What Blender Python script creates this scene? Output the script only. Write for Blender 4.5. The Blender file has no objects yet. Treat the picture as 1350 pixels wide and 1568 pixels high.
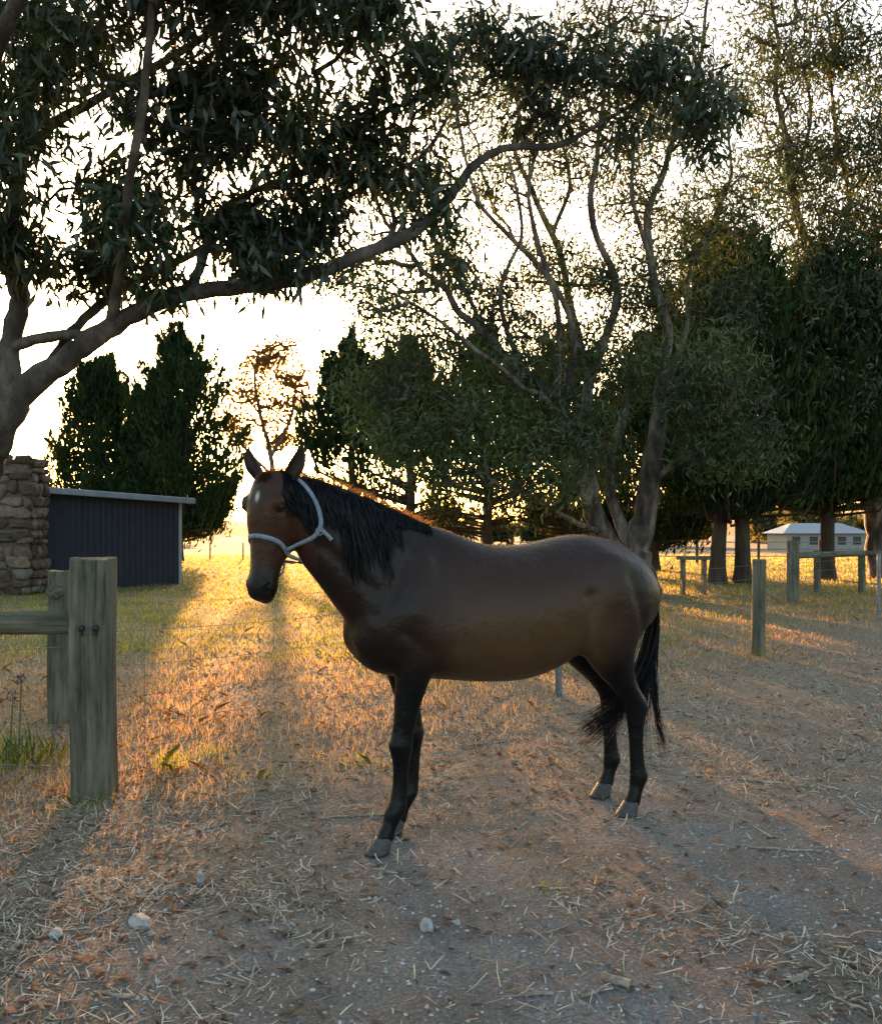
import bpy, math, random, bmesh
import numpy as np
from mathutils import Vector
from mathutils.bvhtree import BVHTree

rng = np.random.default_rng(7)
random.seed(7)
scene = bpy.context.scene
COL = scene.collection

# ------------------------------------------------------------------ helpers
def unit(a):
    return a / np.maximum(np.linalg.norm(a, axis=-1, keepdims=True), 1e-9)

def mesh_arrays(name, V, F, mat=None, smooth=False):
    V = np.asarray(V, dtype=np.float32).reshape(-1, 3); F = np.asarray(F, dtype=np.int32); k = F.shape[1]
    me = bpy.data.meshes.new(name)
    me.vertices.add(len(V)); me.vertices.foreach_set("co", V.ravel())
    me.loops.add(F.size); me.loops.foreach_set("vertex_index", F.ravel())
    me.polygons.add(len(F)); me.polygons.foreach_set("loop_start", np.arange(0, F.size, k, dtype=np.int32))
    me.update(calc_edges=True)
    if smooth: me.polygons.foreach_set("use_smooth", np.ones(len(F), dtype=bool))
    if mat: me.materials.append(mat)
    return me

def obj(name, me, parent=None, loc=(0, 0, 0), rot=(0, 0, 0)):
    o = bpy.data.objects.new(name, me); COL.objects.link(o); o.location = loc; o.rotation_euler = rot
    if parent: o.parent = parent
    return o

def empty(name, loc=(0, 0, 0), rot=(0, 0, 0)):
    o = bpy.data.objects.new(name, None); COL.objects.link(o); o.location = loc; o.rotation_euler = rot
    o.empty_display_size = 0.2
    return o

def py_mesh(name, V, F, mat=None, smooth=False):
    me = bpy.data.meshes.new(name); me.from_pydata([tuple(v) for v in V], [], [tuple(f) for f in F]); me.update()
    if smooth:
        for p in me.polygons: p.use_smooth = True
    if mat: me.materials.append(mat)
    return me

def hsh(ix, iy, seed):
    v = np.sin(ix * 127.1 + iy * 311.7 + seed * 74.7) * 43758.5453
    return v - np.floor(v)

def vnoise(x, y, seed=0.0):
    x = np.asarray(x, dtype=np.float64); y = np.asarray(y, dtype=np.float64)
    ix = np.floor(x); iy = np.floor(y); fx = x - ix; fy = y - iy
    fx = fx * fx * (3 - 2 * fx); fy = fy * fy * (3 - 2 * fy)
    a = hsh(ix, iy, seed); b = hsh(ix + 1, iy, seed); c = hsh(ix, iy + 1, seed); d = hsh(ix + 1, iy + 1, seed)
    return (a * (1 - fx) + b * fx) * (1 - fy) + (c * (1 - fx) + d * fx) * fy

def sstep(a, b, x):
    t = np.clip((x - a) / (b - a), 0, 1)
    return t * t * (3 - 2 * t)

def ground_h(x, y):
    x = np.asarray(x, dtype=np.float64); y = np.asarray(y, dtype=np.float64)
    h = 0.022 * (vnoise(x * 0.9, y * 0.9, 1) - 0.5) + 0.016 * (vnoise(x * 3.1, y * 3.1, 2) - 0.5) + 0.010 * (vnoise(x * 11, y * 11, 3) - 0.5)
    h = h + 0.10 * (vnoise(x * 0.13, y * 0.13, 4) - 0.5) * sstep(8, 20, y)
    return h - 1.3 * sstep(45, 115, y)

# ------------------------------------------------------------------ materials
def new_mat(name):
    m = bpy.data.materials.new(name); m.use_nodes = True
    nt = m.node_tree; nt.nodes.clear()
    return m, nt, nt.nodes.new("ShaderNodeOutputMaterial")

def N(nt, t, **kw):
    n = nt.nodes.new(t)
    for k, v in kw.items(): setattr(n, k, v)
    return n

def ramp(nt, fac, stops):
    r = nt.nodes.new("ShaderNodeValToRGB"); el = r.color_ramp.elements
    while len(el) < len(stops): el.new(0.5)
    for e, (p, c) in zip(el, stops): e.position = p; e.color = (*c, 1)
    nt.links.new(fac, r.inputs[0])
    return r.outputs[0]

def noise(nt, scale, detail=4, vec=None, rough=0.55, dist=0.0):
    n = nt.nodes.new("ShaderNodeTexNoise")
    n.inputs["Scale"].default_value = scale; n.inputs["Detail"].default_value = detail
    n.inputs["Roughness"].default_value = rough; n.inputs["Distortion"].default_value = dist
    if vec is not None: nt.links.new(vec, n.inputs["Vector"])
    return n.outputs["Fac"]

def mixc(nt, fac, a, b, blend='MIX'):
    m = nt.nodes.new("ShaderNodeMix"); m.data_type = 'RGBA'; m.blend_type = blend
    for sock, v in ((m.inputs[0], fac), (m.inputs[6], a), (m.inputs[7], b)):
        if isinstance(v, bpy.types.NodeSocket): nt.links.new(v, sock)
        elif isinstance(v, (int, float)): sock.default_value = v
        else: sock.default_value = (*v, 1)
    return m.outputs[2]

def leaf_mat(name, c1, c2, t1, t2, tf=0.4, gloss=0.0, rough=0.45, clump=0.0):
    m, nt, out = new_mat(name)
    g = N(nt, "ShaderNodeNewGeometry"); rnd = g.outputs["Random Per Island"]
    dc = ramp(nt, rnd, [(0, c1), (1, c2)])
    if clump:
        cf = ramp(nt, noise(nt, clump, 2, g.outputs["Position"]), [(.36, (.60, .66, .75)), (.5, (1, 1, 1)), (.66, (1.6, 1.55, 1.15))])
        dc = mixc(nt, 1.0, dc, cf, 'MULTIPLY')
    d = N(nt, "ShaderNodeBsdfDiffuse"); nt.links.new(dc, d.inputs[0])
    last = d.outputs[0]
    if tf > 0:
        t = N(nt, "ShaderNodeBsdfTranslucent"); nt.links.new(ramp(nt, rnd, [(0, t1), (1, t2)]), t.inputs[0])
        mx = N(nt, "ShaderNodeMixShader"); mx.inputs[0].default_value = tf
        nt.links.new(d.outputs[0], mx.inputs[1]); nt.links.new(t.outputs[0], mx.inputs[2]); last = mx.outputs[0]
    if gloss > 0:
        gl = N(nt, "ShaderNodeBsdfGlossy"); gl.inputs["Roughness"].default_value = rough
        m2 = N(nt, "ShaderNodeMixShader"); m2.inputs[0].default_value = gloss
        nt.links.new(last, m2.inputs[1]); nt.links.new(gl.outputs[0], m2.inputs[2]); last = m2.outputs[0]
    nt.links.new(last, out.inputs[0])
    return m

def surf_mat(name, stops, scale=6, detail=5, rough=0.8, bump=0.3, bscale=None, stretch=(1, 1, 1), dist=0.01, spec=0.3, coord="Object", metal=0.0):
    m, nt, out = new_mat(name)
    tc = N(nt, "ShaderNodeTexCoord"); mp = N(nt, "ShaderNodeMapping")
    mp.inputs["Scale"].default_value = stretch
    nt.links.new(tc.outputs[coord], mp.inputs[0])
    col = ramp(nt, noise(nt, scale, detail, mp.outputs[0], 0.6), stops)
    b = N(nt, "ShaderNodeBsdfPrincipled")
    b.inputs["Roughness"].default_value = rough; b.inputs["Specular IOR Level"].default_value = spec; b.inputs["Metallic"].default_value = metal
    nt.links.new(col, b.inputs["Base Color"])
    f2 = noise(nt, bscale or scale * 2, 6, mp.outputs[0], 0.65)
    bp = N(nt, "ShaderNodeBump"); bp.inputs["Strength"].default_value = bump; bp.inputs["Distance"].default_value = dist
    nt.links.new(f2, bp.inputs["Height"]); nt.links.new(bp.outputs[0], b.inputs["Normal"])
    nt.links.new(b.outputs[0], out.inputs[0])
    return m

M_bark_grey = surf_mat("gum_bark", [(0.3, (0.022, 0.017, 0.014)), (0.5, (0.065, 0.052, 0.042)), (0.7, (0.16, 0.13, 0.105))], scale=5, stretch=(1, 1, 0.5), rough=0.85, bump=1.0, dist=0.04, bscale=11)
M_bark_pale = surf_mat("gum_bark_pale", [(0.33, (0.022, 0.016, 0.013)), (0.47, (0.075, 0.055, 0.044)), (0.68, (0.25, 0.20, 0.16))], scale=3.5, stretch=(1, 1, 0.3), rough=0.85, bump=1.0, dist=0.08, bscale=7)
M_bark_dark = surf_mat("cypress_bark", [(0.3, (0.03, 0.02, 0.015)), (0.7, (0.10, 0.07, 0.05))], scale=5, stretch=(1, 1, 0.25), rough=0.9, bump=0.9, dist=0.04)
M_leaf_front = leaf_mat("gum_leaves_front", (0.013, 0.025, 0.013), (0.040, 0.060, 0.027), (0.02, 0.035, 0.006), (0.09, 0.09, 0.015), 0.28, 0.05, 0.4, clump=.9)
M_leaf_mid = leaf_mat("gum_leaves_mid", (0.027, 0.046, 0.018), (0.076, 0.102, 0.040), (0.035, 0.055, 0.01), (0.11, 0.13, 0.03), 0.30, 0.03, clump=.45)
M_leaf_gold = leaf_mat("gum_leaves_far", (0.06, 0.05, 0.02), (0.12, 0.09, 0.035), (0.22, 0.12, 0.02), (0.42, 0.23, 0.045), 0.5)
M_cyp = leaf_mat("cypress_needles", (0.012, 0.026, 0.013), (0.040, 0.065, 0.026), (0.02, 0.035, 0.006), (0.08, 0.09, 0.015), 0.2, clump=.6)
M_far = leaf_mat("far_tree_leaves", (0.04, 0.05, 0.025), (0.09, 0.10, 0.05), (0.10, 0.10, 0.03), (0.2, 0.17, 0.05), 0.4)
M_grass_dry = leaf_mat("dry_grass", (0.30, 0.21, 0.12), (0.52, 0.40, 0.24), (0.52, 0.30, 0.12), (0.82, 0.54, 0.26), 0.5)
M_grass_green = leaf_mat("green_grass", (0.07, 0.11, 0.025), (0.18, 0.20, 0.05), (0.32, 0.36, 0.04), (0.64, 0.54, 0.10), 0.55)
M_straw = leaf_mat("straw", (0.22, 0.175, 0.13), (0.70, 0.62, 0.49), (0.4, 0.28, 0.14), (0.8, 0.6, 0.35), 0.2)
M_litter = leaf_mat("leaf_litter", (0.07, 0.045, 0.03), (0.28, 0.21, 0.155), (0.2, 0.1, 0.05), (0.35, 0.2, 0.1), 0.2)

# ------------------------------------------------------------------ generic builders
def leaf_geo(P, D, L, W):
    n = len(P); D = unit(D)
    S = unit(np.cross(D, rng.normal(size=(n, 3))))
    L = np.asarray(L).reshape(-1, 1); W = np.asarray(W).reshape(-1, 1); nrm = np.cross(D, S)
    V = np.stack([P, P + D * L * 0.42 + S * W / 2, P + D * L + nrm * L * 0.12, P + D * L * 0.42 - S * W / 2], 1).reshape(-1, 3)
    return V, np.arange(4 * n).reshape(-1, 4)

def tube_edges(P0, P1, R0, R1, k=6):
    P0 = np.asarray(P0, float); P1 = np.asarray(P1, float); R0 = np.asarray(R0, float); R1 = np.asarray(R1, float); n = len(P0)
    D = unit(P1 - P0); ref = np.where(np.abs(D[:, 2:3]) > 0.9, np.array([[1., 0, 0]]), np.array([[0, 0, 1.]]))
    A = unit(np.cross(D, ref)); B = np.cross(D, A); ang = np.arange(k) / k * 2 * np.pi
    rd = A[:, None, :] * np.cos(ang)[None, :, None] + B[:, None, :] * np.sin(ang)[None, :, None]
    e = D * np.minimum(R0, np.linalg.norm(P1 - P0, axis=1))[:, None] * 0.30
    V = np.concatenate([(P0 - e)[:, None, :] + rd * R0[:, None, None], (P1 + e)[:, None, :] + rd * R1[:, None, None]], 1).reshape(-1, 3)
    i = np.arange(k); j = (i + 1) % k; f = np.stack([i, j, j + k, i + k], 1)
    return V, (f[None] + (np.arange(n) * 2 * k)[:, None, None]).reshape(-1, 4)

def sweep(q, k=12):
    """one continuous tapered tube through rows x,y,z,r"""
    P = q[:, :3]; T = unit(np.gradient(P, axis=0)); m = len(P)
    a = np.cross(T[0], [0, 1, 0.1]); a /= np.linalg.norm(a); rings = []
    for i in range(m):
        a = a - T[i] * (a @ T[i]); a /= np.linalg.norm(a); b = np.cross(T[i], a)
        th = np.arange(k) / k * 2 * np.pi
        rr = q[i, 3] * (1 + .10 * np.sin(th * 3 + i * .35) * .5)
        rings.append(P[i] + (np.cos(th)[:, None] * a + np.sin(th)[:, None] * b) * rr[:, None])
    V = np.vstack(rings); i = np.arange(k); j = (i + 1) % k
    f = np.stack([i, j, j + k, i + k], 1); F = (f[None] + (np.arange(m - 1) * k)[:, None, None]).reshape(-1, 4)
    return V, F

def smooth_poly(pts, sub=5):
    p = np.asarray(pts, float); p = np.vstack([2 * p[0] - p[1], p, 2 * p[-1] - p[-2]]); out = []
    for i in range(1, len(p) - 2):
        for t in np.linspace(0, 1, sub, endpoint=False):
            a, b, c, d = p[i - 1], p[i], p[i + 1], p[i + 2]
            out.append(0.5 * ((2 * b) + (-a + c) * t + (2 * a - 5 * b + 4 * c - d) * t * t + (-a + 3 * b - 3 * c + d) * t ** 3))
    out.append(p[-2])
    return np.array(out)

def traced(pts, y0):
    """tree skeleton drawn on a vertical grid through the trunk (grid unit y0/1450 m), plus real depth offset"""
    s = y0 / 1450.0
    return [((a - 675) * s, y0 + dy, 1.5 + (810 - b) * s, r) for a, b, dy, r in pts]

def gum_tree(name, y0, prim, clumps, leafmat, barkmat, per, sig, ll, lw, droop, tw=0.006, seed=1, nmul=1.0, rmul=1.0, wig=0.0):
    global rng
    rng = np.random.default_rng(seed)
    s = y0 / 1450.0
    VV, FF, off = [], [], 0
    nodes = []
    for pr in prim:
        q = smooth_poly(traced(pr, y0), 6)
        thin = q[:, 3] < .2 * y0 / 22
        q[:, 3] = np.where(thin, q[:, 3] * rmul, q[:, 3])
        m = len(q)
        for kk in range(3):
            ph = rng.random(3) * 6.28; fr = rng.uniform(.5, 1.6)
            q[:, :3] += wig * .5 * np.sin(np.arange(m)[:, None] * fr + ph) * np.linspace(0, 1, m)[:, None]
        q[:, :3] += rng.normal(size=(m, 3)) * 0.10 * q[:, 3:4]
        q[:, 3] *= 1 + .05 * rng.normal(size=m)
        v_, f_e = sweep(q, 12); VV.append(v_); FF.append(f_e + off); off += len(v_)
        nodes += [v[:3] for v in q if v[3] < 0.3 * (y0 / 7.5) ** 0.5]
    npr = len(nodes)
    att = []
    for (a, b, ra, rb, dy, n) in clumps:
        n = int(n * nmul)
        k = unit(rng.normal(size=(n, 3))) * (rng.random((n, 1)) ** 0.4)
        c = np.array([(a - 675) * s, y0 + dy, 1.5 + (810 - b) * s])
        att.append(c + k * np.array([ra * s, 0.5 * (ra + rb) * s, rb * s]))
    att = np.vstack(att)
    pos = np.zeros((npr + 3 * len(att) + 10, 3)); pos[:npr] = nodes; cnt = npr
    parent = -np.ones(len(pos), int)
    d0 = np.array([np.min(np.sum((pos[:npr] - a) ** 2, 1)) for a in att])
    att = att[np.argsort(d0)]
    for a in att:
        dv = pos[:cnt] - a
        cost = np.sqrt((dv ** 2).sum(1)) + 0.7 * np.maximum(0, dv[:, 2])
        j = int(np.argmin(cost)); b = pos[j]; L = np.linalg.norm(a - b)
        m = 3 if L > 0.3 * y0 / 7.5 else 2
        prev = j
        for t in range(1, m + 1):
            f = t / m
            p = b + (a - b) * f + rng.normal(size=3) * L * 0.10 * (f < 1) + np.array([0, 0, -0.10 * L * math.sin(math.pi * f)])
            pos[cnt] = p; parent[cnt] = prev; prev = cnt; cnt += 1
    w = np.ones(cnt)
    for i in range(cnt - 1, npr - 1, -1):
        if parent[i] >= npr: w[parent[i]] += w[i]
    rad = tw * w ** 0.42
    idx = np.arange(npr, cnt); pa = parent[npr:cnt]
    pr_r = np.where(pa >= npr, np.minimum(rad[np.maximum(pa, 0)], rad[idx] * 1.5), rad[idx] * 1.25)
    V2, F2 = tube_edges(pos[pa], pos[idx], pr_r, rad[idx], 4)
    VV.append(V2); FF.append(F2 + off)
    root = empty(name)
    obj("trunk_and_branches", mesh_arrays(name + "_wood", np.vstack(VV), np.vstack(FF), barkmat, True), root)
    n = len(att) * per
    base = np.repeat(att, per, 0) + rng.normal(size=(n, 3)) * np.array([sig, sig, sig * 0.8])
    D = rng.normal(size=(n, 3)) * 0.6 + np.array([0, 0, -droop])
    V, F = leaf_geo(base, D, ll * (0.6 + 0.7 * rng.random(n)), lw * (0.6 + 0.7 * rng.random(n)))
    obj("foliage", mesh_arrays(name + "_foliage", V, F, leafmat), root)
    return root

def cypress(name, x, y, H, R, zb, nb=130, per=130, seed=1, spray=0.36, trunks=1, expo=0.75, thin=None, z0=0.0):
    """upswept plumes on a tapered trunk; thin=(z, keep) drops sprays below height z"""
    global rng
    rng = np.random.default_rng(seed)
    root = empty(name)
    h = zb + (H - zb) * rng.random(nb) ** 1.1
    t = (h - zb) / (H - zb)
    az = rng.random(nb) * 2 * np.pi
    lob = 0.50 + 0.55 * vnoise(az * 1.6 + seed * 9, h * 1.1, seed) + 0.55 * rng.random(nb) ** 1.5
    r = R * (1 - t) ** expo * (0.5 + 0.5 * np.minimum(1, t / 0.18)) * lob + 0.12
    up = r * (0.25 + 0.6 * t) + 0.3 + 1.0 * rng.random(nb) * (0.3 + t)
    out = np.stack([np.cos(az), np.sin(az), 0 * az], 1)
    b0 = np.stack([np.full(nb, x), np.full(nb, y), h - up * 0.7], 1); b0[:, 2] = np.maximum(b0[:, 2], z0 + 0.6)
    b2 = np.stack([x + out[:, 0] * r, y + out[:, 1] * r, h + up * 0.45], 1)
    b1 = (b0 + b2) / 2 + out * (.18 * r)[:, None] + np.array([0, 0, 1]) * (-0.22 * r)[:, None]
    b1[:, 2] = np.maximum(b1[:, 2], zb * .8)
    q = 0.30 + 0.76 * rng.random((nb, per)) ** 0.8
    P = ((1 - q) ** 2)[..., None] * b0[:, None] + (2 * q * (1 - q))[..., None] * b1[:, None] + (q ** 2)[..., None] * b2[:, None]
    wd = (0.20 * (1.12 - q) * (0.5 + r[:, None]) + 0.035)
    P = P + rng.normal(size=P.shape) * wd[..., None] * np.array([1, 1, 0.8])
    dirn = unit(b2 - b1)[:, None, :] + rng.normal(size=P.shape) * 0.40 + np.array([0, 0, 0.35])
    P = P.reshape(-1, 3); D = dirn.reshape(-1, 3)
    if thin:
        k = rng.random(len(P)) < np.where(P[:, 2] < thin[0] + 1.4 * (vnoise(P[:, 0] * 1.1, P[:, 2] * 1.1, seed) - .5), thin[1], 1.0); P = P[k]; D = D[k]
    n = len(P)
    V, F = leaf_geo(P, D, spray * (0.5 + rng.random(n)), spray * 0.25 * (0.5 + rng.random(n)))
    obj("foliage", mesh_arrays(name + "_foliage", V, F, M_cyp), root)
    VV, FF, off = [], [], 0
    for k in range(trunks):
        ox = (k - (trunks - 1) / 2) * 0.75
        q_ = smooth_poly([(x + ox, y + 0.2 * k, z0 - 0.1, 0.30), (x + ox * 0.9, y, z0 + 0.8, 0.21), (x + ox * 0.6 + .05, y, zb + 1, 0.18), (x, y, (H + zb) / 2, 0.12), (x, y, H - 0.3, 0.02)], 4)
        v_, f_e = sweep(q_, 9); VV.append(v_); FF.append(f_e + off); off += len(v_)
    for v_, f_e in (tube_edges(b0, b1, 0.02 + 0.012 * r, 0.015 + 0.006 * r, 4), tube_edges(b1, b2, 0.015 + 0.006 * r, 0.006 + 0 * r, 4)):
        VV.append(v_); FF.append(f_e + off); off += len(v_)
    obj("trunk_and_branches", mesh_arrays(name + "_wood", np.vstack(VV), np.vstack(FF), M_bark_dark, True), root)
    return root

def box(x0, x1, y0, y1, z0, z1):
    V = [(x0, y0, z0), (x1, y0, z0), (x1, y1, z0), (x0, y1, z0), (x0, y0, z1), (x1, y0, z1), (x1, y1, z1), (x0, y1, z1)]
    return V, [(0, 3, 2, 1), (4, 5, 6, 7), (0, 1, 5, 4), (1, 2, 6, 5), (2, 3, 7, 6), (3, 0, 4, 7)]

def box_obj(name, dims, mat, parent=None, loc=(0, 0, 0), rot=(0, 0, 0), bevel=0.01):
    V, F = box(*dims); o = obj(name, py_mesh(name, V, F, mat), parent, loc, rot)
    if bevel:
        b = o.modifiers.new("bevel", 'BEVEL'); b.width = bevel; b.segments = 2
    return o

# ------------------------------------------------------------------ world, sun, camera
SUN_EL = math.radians(6.3); SUN_AZ = math.radians(-10.2)
world = bpy.data.worlds.new("World"); scene.world = world; world.use_nodes = True
wn = world.node_tree; wn.nodes.clear()
sky = wn.nodes.new("ShaderNodeTexSky"); sky.sky_type = 'NISHITA'; sky.sun_disc = False
sky.sun_elevation = SUN_EL; sky.sun_rotation = SUN_AZ
sky.air_density = 1.0; sky.dust_density = 3.0; sky.ozone_density = 1.0
bg = wn.nodes.new("ShaderNodeBackground"); bg.inputs[1].default_value = 0.80
wo = wn.nodes.new("ShaderNodeOutputWorld")
wn.links.new(sky.outputs[0], bg.inputs[0]); wn.links.new(bg.outputs[0], wo.inputs[0])

sd = bpy.data.lights.new("sun", 'SUN'); sd.energy = 28.0; sd.angle = math.radians(0.5); sd.color = (1.0, 0.47, 0.17)
so = bpy.data.objects.new("sun", sd); COL.objects.link(so)
sdir = Vector((math.sin(SUN_AZ) * math.cos(SUN_EL), math.cos(SUN_AZ) * math.cos(SUN_EL), math.sin(SUN_EL)))
so.rotation_euler = sdir.to_track_quat('Z', 'Y').to_euler(); so.location = (-8, 40, 12)

cd = bpy.data.cameras.new("camera"); cam = bpy.data.objects.new("camera", cd); COL.objects.link(cam)
cam.location = (0, 0, 1.5); cam.rotation_euler = (math.radians(90), 0, 0)
cd.sensor_fit = 'VERTICAL'; cd.sensor_height = 24; cd.sensor_width = 24; cd.lens = 1450 / 1568 * 24; cd.shift_y = 0.0166
cd.clip_start = 0.05; cd.clip_end = 3000
scene.camera = cam
scene.view_settings.view_transform = 'Standard'; scene.view_settings.look = 'None'
scene.view_settings.exposure = 0; scene.view_settings.gamma = 1

# ------------------------------------------------------------------ ground
def fence_d(x, y):
    return ((y - 5.2) - 1.063 * (x + 1.94)) / 1.46

ys = np.concatenate([np.linspace(-30, 0, 12, endpoint=False), np.linspace(0, 2.2, 20, endpoint=False), np.arange(2.2, 12, 0.04), 12 * (1500 / 12) ** np.linspace(0, 1, 150)])
xo = np.geomspace(0.06, 1200, 75)
xs = np.concatenate([(-4.5 - xo)[::-1], np.arange(-4.5, 5.5, 0.045), 5.5 + xo])
X, Y = np.meshgrid(xs, ys); Z = ground_h(X, Y); nx, ny = len(xs), len(ys)
V = np.stack([X, Y, Z], -1).reshape(-1, 3)
i = np.arange(nx - 1)[None, :] + np.arange(ny - 1)[:, None] * nx
F = np.stack([i, i + 1, i + 1 + nx, i + nx], -1).reshape(-1, 4)

gm, nt, out = new_mat("ground")
posn = N(nt, "ShaderNodeNewGeometry").outputs["Position"]
att = N(nt, "ShaderNodeAttribute"); att.attribute_name = "zones"
sep = N(nt, "ShaderNodeSeparateColor"); nt.links.new(att.outputs["Color"], sep.inputs[0])
n_big = noise(nt, 1.3, 5, posn, .6); n_mid = noise(nt, 6, 6, posn, 0.7); n_fine = noise(nt, 70, 5, posn, 0.8)
gravel = ramp(nt, n_fine, [(0.3, (0.125, 0.115, 0.105)), (0.5, (0.30, 0.28, 0.255)), (0.72, (0.56, 0.53, 0.49))])
dirt = ramp(nt, n_fine, [(0.3, (0.13, 0.105, 0.082)), (0.55, (0.28, 0.23, 0.185)), (0.75, (0.46, 0.38, 0.31))])
vor = N(nt, "ShaderNodeTexVoronoi"); vor.inputs["Scale"].default_value = 45; nt.links.new(posn, vor.inputs["Vector"])
straw = ramp(nt, n_fine, [(0.32, (0.15, 0.12, 0.085)), (0.55, (0.34, 0.275, 0.19)), (0.72, (0.56, 0.46, 0.33))])
green = ramp(nt, n_mid, [(0.3, (0.07, 0.09, 0.025)), (0.55, (0.14, 0.16, 0.045)), (0.75, (0.30, 0.26, 0.11))])
bigc = ramp(nt, n_big, [(.38, (0, 0, 0)), (.62, (1, 1, 1))])
g1 = mixc(nt, bigc, gravel, dirt)
c1 = mixc(nt, sep.outputs[0], g1, straw)
c2 = mixc(nt, sep.outputs[1], c1, green)
b = N(nt, "ShaderNodeBsdfPrincipled"); b.inputs["Roughness"].default_value = 0.95; b.inputs["Specular IOR Level"].default_value = 0.1
nt.links.new(c2, b.inputs["Base Color"])
mh = N(nt, "ShaderNodeMath", operation='ADD'); nt.links.new(n_fine, mh.inputs[0]); nt.links.new(vor.outputs["Distance"], mh.inputs[1])
bp = N(nt, "ShaderNodeBump"); bp.inputs["Strength"].default_value = 1.0; bp.inputs["Distance"].default_value = 0.03
nt.links.new(mh.outputs[0], bp.inputs["Height"]); nt.links.new(bp.outputs[0], b.inputs["Normal"]); nt.links.new(b.outputs[0], out.inputs[0])

def zone_straw(x, y):
    fd = fence_d(x, y); n = vnoise(x * 0.8, y * 0.8, 8) - 0.5; n2 = vnoise(x * 2.7, y * 2.7, 9) - 0.5
    a = sstep(-2.4, -0.3, fd + 1.2 * n + 0.8 * n2)
    left = sstep(0.2, -1.4, x + 0.7 * n) * sstep(2.2, 3.6, y + n2) * 0.75
    back = sstep(4.8, 6.6, y + 1.5 * n + n2) * .75
    pat = sstep(.58, .80, vnoise(x * 1.3 + 5, y * 1.3, 61)) * .5
    return np.clip(np.maximum(np.maximum(np.maximum(a, left), pat), back), 0, 1)
def zone_green(x, y):
    fd = fence_d(x, y); n = vnoise(x * 0.5, y * 0.5, 18) - 0.5; n2 = vnoise(x * 1.9, y * 1.9, 19) - 0.5
    g = sstep(7.5, 13, y + 3 * n + 1.5 * n2) * sstep(0.3, 1.5, fd + n)
    g = g * (1 - 0.6 * sstep(1.0, 5.0, x + 1.5 * n) * sstep(26, 14, y))
    return np.clip(g * (0.65 + 0.8 * n2) * sstep(90, 40, y), 0, 1)
me = mesh_arrays("ground", V, F, gm, True)
ca = me.color_attributes.new("zones", 'FLOAT_COLOR', 'POINT')
zc = np.ones((len(V), 4), np.float32); zc[:, 0] = zone_straw(V[:, 0], V[:, 1]); zc[:, 1] = zone_green(V[:, 0], V[:, 1]); zc[:, 2] = 0
ca.data.foreach_set("color", zc.ravel())
obj("ground", me)

def hill(name, pts, y, depth, mat):
    V = []; F = []; xs = np.linspace(pts[0][0], pts[-1][0], 120)
    zs = np.interp(xs, [p[0] for p in pts], [p[1] for p in pts]) + 1.5 * (vnoise(xs * 0.03, xs * 0, 5) - 0.5); rows = 8
    for r in range(rows):
        f = r / (rows - 1)
        for xx, zz in zip(xs, zs): V.append((xx, y + depth * f, -1.5 + (zz + 1.5) * math.sin(f * math.pi / 2)))
    n = len(xs)
    for r in range(rows - 1):
        for k in range(n - 1): F.append((r * n + k, r * n + k + 1, (r + 1) * n + k + 1, (r + 1) * n + k))
    return obj(name, py_mesh(name, V, F, mat, True))
M_hill = surf_mat("hill_grass", [(0.3, (0.30, 0.19, 0.06)), (0.7, (0.48, 0.30, 0.10))], scale=0.02, rough=1, bump=0.0)
hill("hill", [(-700, 4), (-300, 9), (-120, 6), (0, 5), (120, 6), (250, 13), (420, 20), (700, 10)], 380, 160, M_hill)

# ------------------------------------------------------------------ grass, straw, litter
def scatter(n, y0, y1, half=0.5, pad=0.6, seed=1):
    r = np.random.default_rng(seed); y = y0 * (y1 / y0) ** r.random(n)
    return (r.random(n) * 2 - 1) * (half * y + pad), y, r

def blades(name, x, y, h, w, mat, lean=0.35, seed=3):
    r = np.random.default_rng(seed); n = len(x); z = ground_h(x, y) - 0.004
    az = r.random(n) * 2 * np.pi; lv = lean * r.random(n) * h; P = np.stack([x, y, z], 1)
    ln = np.stack([np.cos(az) * lv, np.sin(az) * lv, np.zeros(n)], 1)
    a2 = r.random(n) * np.pi; s = np.stack([np.cos(a2), np.sin(a2), 0 * a2], 1) * (w / 2)[:, None]; up = np.array([0, 0, 1])
    mid = P + ln * 0.35 + up * (h * 0.6)[:, None]; tip = P + ln * 1.6 + up * h[:, None]
    V = np.stack([P - s, P + s, mid + s * 0.7, tip, mid - s * 0.7], 1).reshape(-1, 3)
    return obj(name, mesh_arrays(name, V, (np.arange(n) * 5)[:, None] + np.arange(5)[None], mat))

x, y, r = scatter(200000, 4.0, 60, 0.52, 0.6, 11)
fd = fence_d(x, y); zg = zone_green(x, y)
cl = vnoise(x * 1.7, y * 1.7, 21) * 0.6 + vnoise(x * 5, y * 5, 22) * 0.4
sparse = sstep(.52, .72, cl) * .38 * sstep(4.2, 5.6, y)
keep = (r.random(len(x)) < np.maximum(np.clip(0.10 + 1.2 * cl, 0, 1) * (0.35 + 0.65 * sstep(-0.6, 1.2, fd)) * (fd > -0.7 + 1.8 * (cl - 0.5)), sparse))
x, y, zg = x[keep], y[keep], zg[keep]; cl = cl[keep]; fd = fd[keep]
isg = r.random(len(x)) < np.clip(zg * 1.0 + 0.05, 0, 0.85)
hh = (0.022 + 0.075 * r.random(len(x)) * (0.4 + cl)) * (1 + 0.25 * sstep(10, 40, y)) * (.4 + .6 * sstep(-1.2, .3, fd))
ww = 0.0032 * np.maximum(1, y / 6) * (0.6 + 0.8 * r.random(len(x)))
blades("dry_grass", x[~isg], y[~isg], hh[~isg], ww[~isg], M_grass_dry, 1.1, 31)
blades("green_grass", x[isg], y[isg], hh[isg] * 1.0, ww[isg] * 1.2, M_grass_green, 0.6, 32)

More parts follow.
